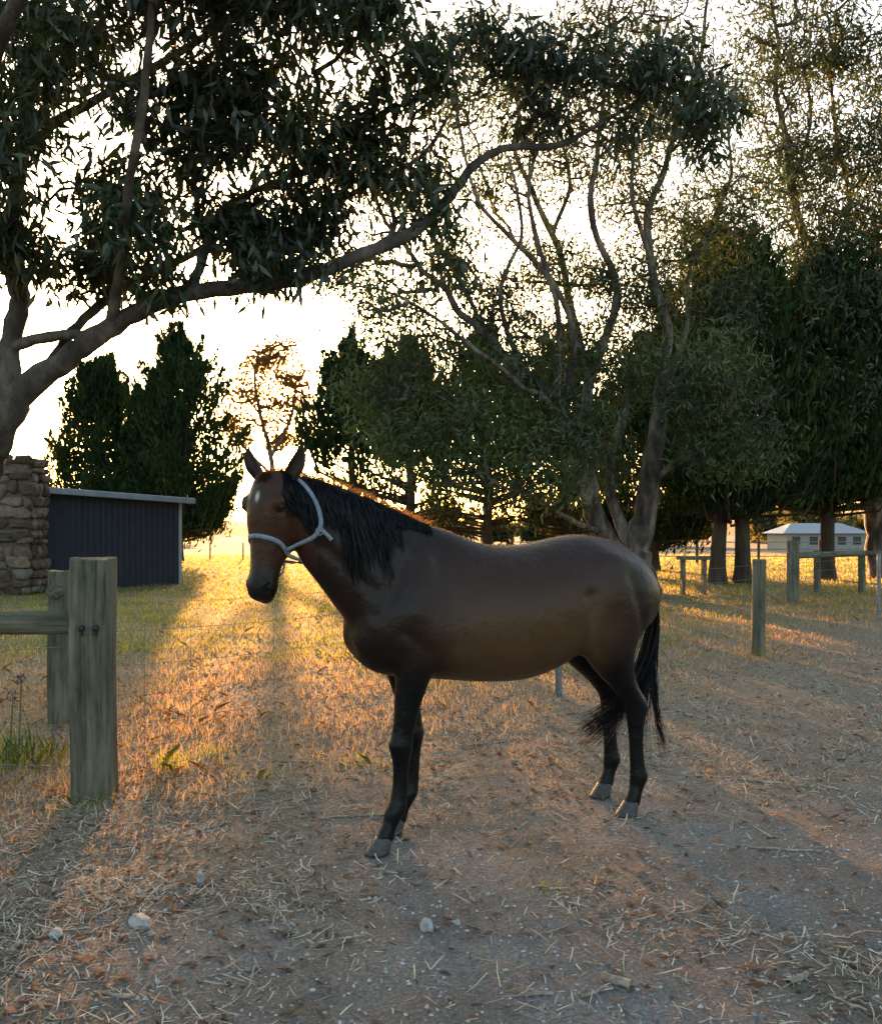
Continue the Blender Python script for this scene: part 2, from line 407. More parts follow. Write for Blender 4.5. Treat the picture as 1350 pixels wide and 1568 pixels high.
TX, TY, TH_ = [], [], []
r = np.random.default_rng(5)
tufts = [(-1.66, 5.85, .15, 120, .11), (-1.50, 6.2, .11, 70, .14), (-2.62, 5.9, .18, 130, .18), (-2.95, 6.4, .2, 110, .22), (.42, 3.95, .03, 60, .10), (.62, 4.15, .028, 35, .10),
         (-1.9, 5.05, .08, 60, .15), (-.5, 6.0, .08, 60, .18), (3.5, 11, .12, 100, .35), (-1.1, 5.7, .08, 45, .14)]
for (tx, ty, th, n, sp) in tufts:
    TX.append(tx + r.normal(size=n) * sp * 0.6); TY.append(ty + r.normal(size=n) * sp * 0.6); TH_.append(th * (0.4 + 0.8 * r.random(n)))
TX = np.concatenate(TX); TY = np.concatenate(TY); TH_ = np.concatenate(TH_)
blades("grass_tufts", TX, TY, TH_, 0.0035 + 0 * TX, M_grass_green, 0.9, 33)

def strips(name, x, y, L, w, mat, seed, tilt=0.25, lift=0.006):
    r = np.random.default_rng(seed); n = len(x); az = r.random(n) * np.pi * 2; ti = r.normal(size=n) * tilt
    D = np.stack([np.cos(az) * np.cos(ti), np.sin(az) * np.cos(ti), np.sin(ti)], 1)
    S = np.stack([-np.sin(az), np.cos(az), r.normal(size=n) * 0.3], 1)
    P = np.stack([x, y, ground_h(x, y) + lift * (0.3 + r.random(n)) + np.abs(np.sin(ti)) * L * 0.4], 1)
    d = D * (L / 2)[:, None]; s = S * (w / 2)[:, None]
    bend = np.stack([-np.sin(az), np.cos(az), 0 * az], 1) * (L * 0.05 * r.normal(size=n))[:, None]
    V = np.stack([P - d - s, P - s + bend, P + d - s * .4, P + d + s * .4, P + s + bend, P - d + s], 1).reshape(-1, 3)
    return obj(name, mesh_arrays(name, V, (np.arange(n) * 6)[:, None] + np.arange(6)[None], mat))
x, y, r = scatter(130000, 1.9, 15, 0.52, 0.4, 41)
zs = zone_straw(x, y); cl = .6 * vnoise(x * 2.3, y * 2.3, 23) + .4 * vnoise(x * 7, y * 7, 24)
keep = r.random(len(x)) < np.clip((0.07 + 0.93 * zs) * (0.08 + 2.3 * cl ** 2), 0, 1)
x, y = x[keep], y[keep]
strips("straw", x, y, 0.015 + 0.09 * r.random(len(x)) ** 2.4, 0.0024 + 0.0032 * r.random(len(x)), M_straw, 42, .30)
x, y, r = scatter(24000, 2.0, 12, 0.52, 0.4, 43)
zs = zone_straw(x, y); keep = r.random(len(x)) < 0.12 + 0.6 * zs
x, y = x[keep], y[keep]
P = np.stack([x, y, ground_h(x, y) + 0.006], 1); D = rng.normal(size=(len(x), 3)) * np.array([1, 1, 0.15])
V, F = leaf_geo(P, D, 0.02 + 0.06 * r.random(len(x)), 0.008 + 0.012 * r.random(len(x)))
obj("leaf_litter", mesh_arrays("leaf_litter", V, F, M_litter))

M_peb = leaf_mat("pebble", (0.12, 0.115, 0.11), (0.50, 0.48, 0.45), (0, 0, 0), (0, 0, 0), 0.0)
x, y, r = scatter(18000, 1.9, 8, 0.52, 0.4, 45)
keep = r.random(len(x)) < 1.0 - 0.75 * zone_straw(x, y); x, y = x[keep], y[keep]
n = len(x)
oct_v = np.array([(1, 0, 0), (0.6, 0.75, 0.1), (-0.1, 1, 0), (-.8, .6, 0), (-1, -.1, 0), (-.5, -.85, 0), (.3, -1, 0), (.85, -.5, 0), (.35, .3, .8), (-.4, .2, .85), (-.1, -.4, .8)])
oct_f = [(0, 1, 8), (1, 2, 8), (2, 9, 8), (2, 3, 9), (3, 4, 9), (4, 5, 10), (4, 10, 9), (5, 6, 10), (6, 7, 10), (7, 0, 8), (7, 8, 10), (8, 9, 10)]
sz = 0.0022 + 0.008 * r.random(n) ** 3.5; az = r.random(n) * 6.28
sc = np.stack([sz, sz * (0.6 + .4 * r.random(n)), sz * (.5 + .4 * r.random(n))], 1)
vv = oct_v[None] * sc[:, None, :] * (1 + 0.2 * r.normal(size=(n, 11, 1)))
c, s_ = np.cos(az)[:, None], np.sin(az)[:, None]
V = np.stack([vv[..., 0] * c - vv[..., 1] * s_ + x[:, None], vv[..., 0] * s_ + vv[..., 1] * c + y[:, None], vv[..., 2] + ground_h(x, y)[:, None]], -1).reshape(-1, 3)
obj("gravel", mesh_arrays("gravel", V, (np.array(oct_f)[None] + (np.arange(n) * 11)[:, None, None]).reshape(-1, 3), M_peb))

M_rock = surf_mat("rock", [(0.3, (0.20, 0.185, 0.17)), (0.7, (0.50, 0.47, 0.44))], scale=24, rough=0.95, bump=0.9, dist=.01)
def rock(x, y, rx, ry, rz, seed):
    bm = bmesh.new(); bmesh.ops.create_icosphere(bm, subdivisions=4, radius=1)
    rr = random.Random(seed); ax = [Vector((rr.gauss(0, 1), rr.gauss(0, 1), rr.gauss(0, 1))).normalized() for _ in range(16)]
    cut = [0.50 + 0.32 * rr.random() for _ in ax]
    for v in bm.verts:
        for a, c in zip(ax, cut):
            d = v.co.dot(a)
            if d > c: v.co -= a * (d - c) * 0.95
        v.co *= 1 + .06 * float(vnoise(v.co.x * 5 + seed, v.co.y * 5 + v.co.z * 4, seed) - .5)
        v.co = Vector((v.co.x * rx, v.co.y * ry, v.co.z * rz))
    me = bpy.data.meshes.new("rock"); bm.to_mesh(me); bm.free(); me.materials.append(M_rock)
    obj("rock", me, None, (x, y, float(ground_h(x, y)) + rz * 0.2), (0, 0, rr.random() * 6))
rock(-1.14, 3.6, .085, .06, .034, 1); rock(-0.05, 3.56, .040, .033, .038, 2); rock(-1.02, 4.03, .028, .02, .045, 3)
rock(-1.42, 3.5, .045, .03, .024, 4); rock(.06, 3.6, .03, .02, .012, 5); rock(-1.07, 3.5, .02, .02, .015, 6); rock(.75, 2.75, .02, .02, .014, 7); rock(-.6, 2.8, .018, .015, .012, 8)
M_stick = surf_mat("stick_wood", [(0.3, (0.15, 0.105, 0.075)), (0.7, (0.46, 0.37, 0.28))], scale=30, rough=0.9, bump=0.8)
def stick(x, y, L, r0, az, seed=0, wig=0.03):
    rr = random.Random(seed); pts = []
    for k in range(6):
        f = k / 5 - .5
        pts.append((math.cos(az) * L * f + rr.gauss(0, wig * L), math.sin(az) * L * f + rr.gauss(0, wig * L), r0 * 0.8, r0 * (1 - 0.25 * abs(f) + rr.gauss(0, .1))))
    q = smooth_poly(pts, 3); V, F = tube_edges(q[:-1, :3], q[1:, :3], q[:-1, 3], q[1:, 3], 7)
    obj("stick", mesh_arrays("stick", V, F, M_stick, True), None, (x, y, float(ground_h(x, y))))
for a_ in [(.575, 3.1, .10, .016, -.7, 1), (1.18, 3.13, .12, .012, .5, 2), (.31, 3.04, .10, .007, .1, 3), (-1.05, 3.04, .13, .006, -.2, 4), (-.42, 4.95, .4, .006, .15, 5), (.12, 3.85, .12, .005, 1.8, 6), (.5, 3.05, .13, .006, .6, 7), (1.28, 2.98, .12, .005, -.9, 8),
           (.25, 6.6, .5, .008, .5, 9), (1.9, 5.6, .5, .006, -.4, 10), (-1.2, 4.7, .3, .005, .8, 11), (.4, 3.5, .2, .003, .7, 12), (1.6, 4.4, .35, .005, -.2, 13), (.9, 3.7, .22, .004, 1.2, 14), (-.7, 3.2, .18, .004, .4, 15), (1.1, 5.0, .3, .004, .9, 16)]: stick(*a_)

# ------------------------------------------------------------------ fences
M_post, nt, out = new_mat("weathered_post_wood")
tc = N(nt, "ShaderNodeTexCoord"); mp = N(nt, "ShaderNodeMapping"); mp.inputs["Scale"].default_value = (1, 1, .05); nt.links.new(tc.outputs["Object"], mp.inputs[0])
mp2 = N(nt, "ShaderNodeMapping"); mp2.inputs["Scale"].default_value = (1, 1, .3); nt.links.new(tc.outputs["Object"], mp2.inputs[0])
gr = noise(nt, 34, 6, mp.outputs[0], .7); st = noise(nt, 7, 6, mp2.outputs[0], .7)
pcx = mixc(nt, 1.0, ramp(nt, gr, [(.35, (.018, .016, .012)), (.43, (.12, .11, .078)), (.7, (.22, .205, .15))]), ramp(nt, st, [(.34, (.40, .44, .36)), (.6, (1.0, .97, .92))]), 'MULTIPLY')
b = N(nt, "ShaderNodeBsdfPrincipled"); b.inputs["Roughness"].default_value = .9; nt.links.new(pcx, b.inputs["Base Color"])
bp = N(nt, "ShaderNodeBump"); bp.inputs["Strength"].default_value = 1; bp.inputs["Distance"].default_value = .02; nt.links.new(gr, bp.inputs["Height"]); nt.links.new(bp.outputs[0], b.inputs["Normal"]); nt.links.new(b.outputs[0], out.inputs[0])
M_galv = surf_mat("galvanised_steel", [(0.3, (0.12, 0.12, 0.125)), (0.7, (0.26, 0.26, 0.27))], scale=20, rough=0.5, bump=0.1, metal=0.6)
M_bolt = surf_mat("rusty_bolt", [(0.3, (0.015, 0.014, 0.014)), (0.7, (0.05, 0.04, 0.035))], scale=30, rough=0.6, bump=0.2)

def post_mesh(name, w, d, h, seed=0, round_=0.25):
    k = 40; rows = 24; V = []; F = []
    for r_ in range(rows + 1):
        f = r_ / rows; z = -0.15 + (h + 0.15) * f; ox, oy = 0.004 * math.sin(f * 5 + seed), 0.004 * math.cos(f * 4 + seed)
        for j in range(k):
            a = j / k * 2 * math.pi; ca, sa = math.cos(a), math.sin(a)
            jit = 1 + 0.05 * float(vnoise(j * 0.9, f * 2.5, seed) - 0.5) + (-.04 if hsh(j, 3, seed) > .84 else 0)
            V.append((math.copysign(abs(ca) ** round_, ca) * w / 2 * jit + ox, math.copysign(abs(sa) ** round_, sa) * d / 2 * jit + oy, z + (.007 * math.sin(a * 2 + seed) if r_ == rows else 0)))
    for r_ in range(rows):
        for j in range(k): F.append((r_ * k + j, r_ * k + (j + 1) % k, (r_ + 1) * k + (j + 1) % k, (r_ + 1) * k + j))
    top = [rows * k + j for j in range(k)]; base = len(V)
    for j in range(k):
        v = V[top[j]]; V.append((v[0] * 0.95, v[1] * 0.95, v[2] + 0.006))
    for j in range(k): F.append((top[j], top[(j + 1) % k], base + (j + 1) % k, base + j))
    F.append([base + j for j in range(k)])
    return py_mesh(name, V, F, M_post, False)

wf = empty("wooden_fence", (-1.94, 5.2, 0))
obj("corner_post", post_mesh("corner_post", .222, .20, 1.33, 1, 0.28), wf, (0, 0.1, 0), (0, 0, .06))
obj("second_post", post_mesh("second_post", .165, .165, 1.17, 2, 0.6), wf, (-1.02, 2.17, 0))
def rail(name, p0, p1, r_, parent, flat=1.0, mat=None, seed=0):
    p0 = Vector(p0); p1 = Vector(p1); d = p1 - p0; L = d.length; k = 14; rows = 10; V = []; F = []
    for i_ in range(rows + 1):
        f = i_ / rows
        for j in range(k):
            a = j / k * 2 * math.pi; rr_ = r_ * (1 + .05 * math.sin(3 * f + j + seed)); V.append((math.cos(a) * rr_ * flat, math.sin(a) * rr_, f * L))
    for i_ in range(rows):
        for j in range(k): F.append((i_ * k + j, i_ * k + (j + 1) % k, (i_ + 1) * k + (j + 1) % k, (i_ + 1) * k + j))
    F.append(list(range(k))[::-1]); F.append([rows * k + j for j in range(k)])
    return obj(name, py_mesh(name, V, F, mat or M_post, True), parent, p0, d.to_track_quat('Z', 'Y').to_euler())
rail("rail", (-.10, .06, .98), (-3.2, .25, .955), .07, wf, 0.8)
rail("brace_rail", (-1.02, 2.02, 1.02), (-.98, 2.55, 1.0), .055, wf)
for bx in (-.028, .048):
    rail("bolt_plate", (bx, -.008, .915), (bx, -.008, .975), .007, wf, 1.0, M_bolt)
    rail("bolt_head", (bx, .0, .955), (bx, -.022, .955), .017, wf, 1.0, M_bolt)
for zz, z2 in ((.85, .62), (.35, .75), (.18, .20)):
    rail("wire", (-.1, .06, zz), (-3.2, .3, z2), .0018, wf, 1.0, M_galv)

wire = empty("wire_fence")
line = [(-1.94, 5.3), (-.45, 6.85), (1.05, 8.46), (2.4, 9.87), (3.77, 11.27), (5.5, 15.4), (7.2, 19.4)]
obj("wood_post", post_mesh("wood_post", .155, .155, 1.13, 3, 0.8), wire, (3.77, 11.27, 0), (0, .01, 0))
def star_post(x, y, h):
    V = []; F = []
    for k in range(3):
        a = k * 2.094 + .4; c, s = math.cos(a), math.sin(a); b_ = len(V)
        for z in (-.1, h):
            for (u, v) in ((0, -.003), (.035, -.003), (.035, .003), (0, .003)): V.append((u * c - v * s, u * s + v * c, z))
        for j in range(4): F.append((b_ + j, b_ + (j + 1) % 4, b_ + 4 + (j + 1) % 4, b_ + 4 + j))
        F.append((b_ + 4, b_ + 5, b_ + 6, b_ + 7))
    obj("steel_star_post", py_mesh("star_post", V, F, M_galv), wire, (x, y, 0))
star_post(1.05, 8.46, 1.15)
E0, E1 = [], []
for (a, b_) in zip(line[:-1], line[1:]):
    a = np.array(a); b_ = np.array(b_); nseg = max(2, int(np.linalg.norm(b_ - a) / 0.3)); sg = lambda f: -0.02 * math.sin(math.pi * f)
    for hgt in (.12, .24, .38, .54, .72, .92, 1.08):
        for k in range(nseg):
            f0, f1 = k / nseg, (k + 1) / nseg
            E0.append([*(a + (b_ - a) * f0), hgt + sg(f0)]); E1.append([*(a + (b_ - a) * f1), hgt + sg(f1)])
    for k in range(nseg):
        p = a + (b_ - a) * k / nseg; E0.append([*p, .10]); E1.append([*p, .92])
V, F = tube_edges(E0, E1, np.full(len(E0), .0015), np.full(len(E0), .0015), 4)
obj("wires", mesh_arrays("wires", V, F, M_galv), wire)

rf = empty("post_and_rail_fence")
obj("post", post_mesh("post", .23, .2, 1.25, 5, 0.6), rf, (7.2, 19.4, 0))
for k, (px_, py_) in enumerate(((8.97, 22.6), (9.9, 22.3), (12.6, 22.3), (15.2, 22.3))): obj("post", post_mesh("post", .16, .16, .98, 6 + k, 0.8), rf, (px_, py_, 0))
rail("top_rail", (7.2, 19.5, .95), (9.9, 22.2, .93), .07, rf); rail("top_rail", (9.9, 22.2, .93), (15.2, 22.2, .9), .06, rf)
rail("metal_post", (7.16, 15.5, -.1), (7.16, 15.5, 1.1), .03, rf, 1, M_galv)
E0, E1 = [], []
for hgt in (.2, .4, .6, .8):
    E0 += [(7.2, 19.4, hgt), (9.9, 22.3, hgt), (7.16, 15.5, hgt + .1)]; E1 += [(9.9, 22.3, hgt), (15.2, 22.3, hgt), (11, 15.2, hgt + .1)]
V, F = tube_edges(E0, E1, np.full(len(E0), .003), np.full(len(E0), .003), 4)
obj("wires", mesh_arrays("wires", V, F, M_galv), rf)
ff = empty("paddock_fence")
for k in range(16): rail("post", (3 + k * 2.6, 40, -.1), (3 + k * 2.6, 40, 1.05), .06, ff)
for hgt in (.35, .65, .95): rail("rail", (3, 40, hgt), (42, 40, hgt), .02, ff, 1, M_galv)
for k in range(14): rail("post", (-16 + k * 1.6, 46, -.15), (-16 + k * 1.6, 46, .85), .035, ff)
tb = empty("timber_bench", (5.75, 21.6, 0))
box_obj("seat", (-.35, .35, -.2, .2, .80, .88), M_post, tb, bevel=.01)
box_obj("leg_1", (-.28, -.2, -.1, .1, 0, .798), M_post, tb); box_obj("leg_2", (.2, .28, -.1, .1, 0, .798), M_post, tb)

# ------------------------------------------------------------------ shed, stone wall, house
M_navy = surf_mat("navy_steel", [(0.3, (0.011, 0.015, 0.027)), (0.7, (0.018, 0.024, 0.040))], scale=3, rough=0.5, bump=0.05)
M_roof = surf_mat("grey_roof_steel", [(0.3, (0.15, 0.17, 0.205)), (0.7, (0.22, 0.25, 0.29))], scale=3, rough=0.5, bump=0.05)
M_white = surf_mat("white_trim", [(0.3, (0.25, 0.25, 0.25)), (0.7, (0.34, 0.34, 0.34))], scale=5, rough=0.5, bump=0.05)
shed = empty("garden_shed", (-7.23, 26.2, 0), (0, 0, math.atan2(3.3, 2.64)))
Lw = 4.6
def corrugated(name, x0, x1, y, zl, zr, parent, amp=.014, pitch=.17):
    V = []; F = []; n = int(abs(x1 - x0) / pitch); pts = []
    for k in range(n):
        for (f, a) in [(0, 0), (.3, 0), (.4, 1), (.6, 1), (.7, 0)]: pts.append((x0 + (x1 - x0) * (k + f) / n, y - amp * a))
    pts.append((x1, y))
    for (px, pyy) in pts:
        f = (px - x0) / (x1 - x0); V.append((px, pyy, -0.05)); V.append((px, pyy, zl + (zr - zl) * f))
    for k in range(len(pts) - 1): F.append((2 * k, 2 * k + 2, 2 * k + 3, 2 * k + 1))
    return obj(name, py_mesh(name, V, F, M_navy), parent)
corrugated("front_wall", -Lw, 0, 0, 2.40, 2.22, shed)
w2 = corrugated("side_wall", 0, 3.0, 0, 2.22, 2.35, shed); w2.rotation_euler = (0, 0, math.pi / 2)
box_obj("back_wall", (-Lw, 0, 3.0, 3.06, 0, 2.3), M_navy, shed, bevel=0)
box_obj("roof", (-Lw - .1, .28, -.22, 3.2, 0, .10), M_roof, shed, (0, 0, 2.235), (0, math.radians(2.2), 0), .01)
box_obj("gutter", (-Lw - .1, .30, -.34, -.225, -.03, .125), M_roof, shed, (0, 0, 2.235), (0, math.radians(2.2), 0), .02)
box_obj("corner_trim", (-.03, .05, -.05, .03, 0, 2.23), M_white, shed, bevel=.005)

M_stone, nt, out = new_mat("field_stone")
g = N(nt, "ShaderNodeNewGeometry"); tc = N(nt, "ShaderNodeTexCoord")
sc1 = ramp(nt, g.outputs["Random Per Island"], [(0, (.05, .036, .028)), (.35, (.14, .09, .06)), (.7, (.22, .155, .105)), (1, (.17, .155, .14))])
sn1 = ramp(nt, noise(nt, 7, 6, tc.outputs["Object"], .7), [(.3, (.35, .33, .3)), (.7, (1.2, 1.15, 1.1))])
b = N(nt, "ShaderNodeBsdfPrincipled"); b.inputs["Roughness"].default_value = .95; nt.links.new(mixc(nt, 1.0, sc1, sn1, 'MULTIPLY'), b.inputs["Base Color"])
bp = N(nt, "ShaderNodeBump"); bp.inputs["Strength"].default_value = 1; bp.inputs["Distance"].default_value = .06; nt.links.new(noise(nt, 9, 7, tc.outputs["Object"], .7), bp.inputs["Height"]); nt.links.new(bp.outputs[0], b.inputs["Normal"]); nt.links.new(b.outputs[0], out.inputs[0])
M_mortar = surf_mat("mortar", [(0.3, (0.06, 0.05, 0.04)), (0.7, (0.13, 0.11, 0.085))], scale=10, rough=1, bump=0.5)
sw = empty("stone_wall", (-9.42, 21.75, 0))
box_obj("core", (-3.0, -.08, .04, .9, 0, 3.10), M_mortar, sw, bevel=.03)
bm = bmesh.new(); rr = random.Random(4)
def stone(bm, c, s):
    res = bmesh.ops.create_icosphere(bm, subdivisions=3, radius=1)
    ax = [Vector((rr.gauss(0, 1), rr.gauss(0, 1), rr.gauss(0, 1))).normalized() for _ in range(9)]
    for v in res['verts']:
        q = Vector([math.copysign(abs(t) ** .5, t) for t in v.co])
        for a in ax:
            d = q.dot(a)
            if d > .85: q -= a * (d - .85) * .9
        v.co = Vector((q.x * s[0], q.y * s[1], q.z * s[2])) + Vector(c)
z = 0
while z < 3.1:
    hh_ = rr.uniform(.12, .34); xx = 0.0
    while xx > -3.0:
        w_ = rr.uniform(.16, .55); dz = rr.uniform(-.07, .07)
        stone(bm, (xx - w_ / 2 + rr.uniform(-.03, .03), .04 + rr.uniform(-.02, .02), z + hh_ / 2 + dz), (w_ * .53, .11, hh_ * rr.uniform(.46, .62))); xx -= w_
    yy = .15
    while yy < .9:
        w_ = rr.uniform(.2, .4); stone(bm, (-.08, yy + w_ / 2, z + hh_ / 2), (.12, w_ * .5, hh_ * .52)); yy += w_
    z += hh_
me = bpy.data.meshes.new("stones"); bm.to_mesh(me); bm.free(); me.materials.append(M_stone)
obj("stones", me, sw)

M_wallw = surf_mat("cream_wall", [(0.3, (0.22, 0.21, 0.19)), (0.7, (0.28, 0.265, 0.24))], scale=2, rough=0.8, bump=0.05)
M_glass = surf_mat("window_glass", [(0.3, (0.03, 0.035, 0.04)), (0.7, (0.05, 0.06, 0.07))], scale=2, rough=0.15, bump=0.0)
hs = empty("farm_house", (48.0, 118, -1.35))
V = [(-5, 0, 0), (5, 0, 0), (5, 7, 0), (-5, 7, 0), (-5, 0, 2.3), (5, 0, 2.3), (5, 7, 2.3), (-5, 7, 2.3)]
obj("walls", py_mesh("walls", V, [(0, 1, 5, 4), (1, 2, 6, 5), (2, 3, 7, 6), (3, 0, 4, 7)], M_wallw), hs)
V = [(-5.6, -.6, 2.3), (5.6, -.6, 2.3), (5.6, 7.6, 2.3), (-5.6, 7.6, 2.3), (-3.2, 3.5, 3.6), (3.2, 3.5, 3.6)]
obj("roof", py_mesh("roof", V, [(0, 1, 5, 4), (1, 2, 5), (2, 3, 4, 5), (3, 0, 4), (0, 3, 2, 1)], M_roof), hs)
for wx in (-3.8, -1.6, 1.9, 3.8): box_obj("window", (wx - .5, wx + .5, -.03, .05, .9, 1.9), M_glass, hs, bevel=0)
box_obj("door", (-.4, .5, -.03, .05, 0, 2.0), M_glass, hs, bevel=0)

# ------------------------------------------------------------------ trees
prim = [
 [(-150, 1110, 0, .36), (-135, 950, 0, .30), (-90, 800, 0, .26), (-40, 700, 0, .21), (0, 640, 0, .15), (25, 605, 0, .10)],
 [(-20, 680, 0, .18), (30, 607, 0, .115), (110, 552, -.1, .09), (190, 505, -.2, .075), (300, 463, -.3, .066), (420, 450, -.3, .056), (490, 435, -.3, .052), (560, 400, -.2, .048), (640, 350, 0, .045), (690, 285, .2, .040), (730, 230, .3, .037), (780, 195, .4, .032), (860, 185, .5, .026), (920, 150, .6, .020), (1000, 90, .8, .016), (1060, 40, 1, .01)],
 [(10, 630, 0, .10), (5, 530, .1, .085), (12, 440, .2, .075), (-8, 330, .3, .065), (20, 200, .2, .05), (60, 60, 0, .035), (90, -60, 0, .03)],
 [(5, 527, .1, .05), (90, 514, 0, .042), (150, 512, -.1, .042), (200, 492, -.2, .05)],
 [(65, 582, 0, .055), (95, 500, .2, .042), (150, 430, .4, .038), (210, 390, .5, .033), (290, 340, .6, .03), (330, 280, .7, .026), (380, 200, .8, .02)],
 [(185, 505, -.2, .05), (225, 430, -.6, .038), (260, 360, -1, .033), (300, 260, -1.3, .028), (330, 120, -1.6, .02)],
 [(310, 462, -.3, .045), (315, 380, 0, .035), (330, 300, .3, .03), (420, 230, .6, .025), (540, 180, .8, .018)],
 [(322, 462, -.3, .045), (380, 420, .1, .034), (440, 330, .4, .03), (520, 260, .6, .025), (640, 180, .8, .02), (690, 90, 1, .015)],
 [(545, 405, -.2, .03), (600, 350, .1, .022), (590, 280, .3, .018), (560, 200, .4, .012)],
 [(12, 440, .2, .07), (60, 330, -1, .055), (170, 220, -1.8, .045), (320, 110, -2.3, .03), (450, 20, -2.6, .022), (600, -60, -2.8, .015)],
 [(20, 200, .2, .045), (150, 100, .4, .035), (300, 0, .5, .03), (420, -80, .5, .02)],
]
cl1 = [(60, 60, 110, 90, 0, 55), (50, 230, 100, 110, -.5, 55), (30, 385, 70, 55, -.4, 35), (150, 130, 100, 80, -.6, 28), (200, 290, 110, 70, .2, 34), (130, 395, 90, 45, .2, 28),
 (330, 90, 140, 90, -1.2, 75), (330, 230, 120, 80, -.6, 62), (400, 165, 120, 90, -.3, 65), (470, 80, 110, 90, -1.3, 60), (480, 220, 90, 75, .2, 50), (560, 60, 90, 80, -.6, 45),
 (240, 385, 80, 45, -.6, 26), (400, 375, 80, 50, 0, 38), (350, 320, 90, 45, .3, 36), (475, 330, 50, 60, .3, 26), (430, 425, 75, 22, -.3, 16), (560, 160, 60, 60, .3, 26), (620, 225, 60, 60, .4, 20),
 (655, 320, 45, 50, .1, 12), (690, 385, 28, 32, .2, 7), (640, 90, 80, 70, .2, 30), (770, 35, 100, 50, .3, 30), (900, 50, 120, 55, .6, 30), (830, 135, 50, 35, .5, 10), (1050, 50, 90, 60, .7, 32), (1110, 135, 45, 55, .6, 22),
 (255, 455, 55, 22, -.3, 12), (200, -40, 200, 60, -1, 70), (550, -50, 200, 50, -1, 60), (90, 320, 60, 40, -1.2, 18), (980, 140, 40, 40, .7, 8), (20, 130, 60, 80, -1.5, 26)]
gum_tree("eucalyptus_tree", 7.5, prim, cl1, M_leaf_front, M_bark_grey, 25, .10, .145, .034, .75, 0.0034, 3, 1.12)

prim2 = [
 [(985, 925, 0, .50), (978, 880, 0, .40), (975, 850, 0, .34), (992, 760, 0, .27), (1000, 690, 0, .22), (1012, 600, 0, .19), (1018, 500, 0, .16), (995, 400, 0, .13), (1000, 300, .3, .11), (1050, 180, .6, .08), (1090, 40, 1, .06), (1110, -80, 1, .04)],
 [(990, 745, 0, .14), (1035, 705, -.5, .10), (1080, 690, -1, .07), (1130, 650, -1.3, .05), (1160, 600, -1.5, .03)],
 [(970, 905, 0, .3), (945, 850, -.2, .25), (910, 800, -.3, .23), (880, 700, -.5, .21), (850, 620, -.5, .18), (800, 580, -.6, .14), (745, 530, -.8, .12), (700, 485, -1, .10), (640, 420, -1, .075), (580, 330, -1, .05), (560, 250, -1, .03)],
 [(880, 700, -.4, .17), (900, 590, 0, .16), (880, 480, .3, .13), (850, 350, .5, .10), (800, 240, .6, .08), (790, 120, .7, .06), (760, 20, .8, .04)],
 [(905, 580, 0, .14), (940, 450, -.3, .12), (900, 330, -.3, .10), (920, 200, 0, .07), (930, 60, 0, .05), (950, -60, 0, .04)],
 [(860, 620, -.5, .12), (870, 520, -.8, .10), (830, 440, -1, .085), (740, 350, -1.2, .06), (700, 230, -1.3, .04), (690, 120, -1.3, .03)],
 [(930, 820, 0, .12), (850, 720, -1, .09), (780, 690, -1.3, .07), (700, 640, -1.6, .05), (620, 600, -1.8, .03)],
 [(965, 840, 0, .2), (940, 740, .6, .17), (960, 640, .8, .14), (1000, 520, 1.2, .1), (1080, 400, 1.5, .07), (1150, 250, 1.8, .05)],
 [(850, 350, .5, .07), (880, 250, .9, .06), (850, 120, 1.1, .04), (860, 0, 1.2, .03)],
 [(745, 530, -.8, .07), (700, 430, -.3, .06), (640, 330, 0, .05), (600, 250, .2, .03)],
 [(930, 820, 0, .1), (870, 800, -1.2, .08), (810, 770, -1.8, .06), (740, 740, -2.2, .03)],
 [(880, 480, .3, .08), (840, 400, .8, .06), (780, 330, 1, .05), (740, 230, 1.2, .04), (720, 120, 1.2, .03)],
 [(1012, 590, 0, .1), (1060, 500, .6, .08), (1075, 380, 1, .06), (1130, 280, 1.2, .05), (1150, 120, 1.4, .04)],
 [(995, 400, 0, .08), (960, 300, -.5, .06), (970, 180, -.8, .05), (1010, 60, -.9, .03)],
 [(800, 580, -.6, .09), (760, 480, -1.2, .07), (790, 380, -1.5, .05), (770, 280, -1.6, .04)],
 [(910, 800, -.3, .12), (840, 640, -1.2, .10), (790, 610, -1.8, .08), (690, 540, -2.4, .06), (620, 500, -2.8, .04), (530, 480, -3, .02)],
 [(850, 620, -.5, .1), (845, 480, -.9, .08), (800, 330, -1.2, .06), (830, 200, -1.3, .045), (800, 60, -1.2, .03)],
]
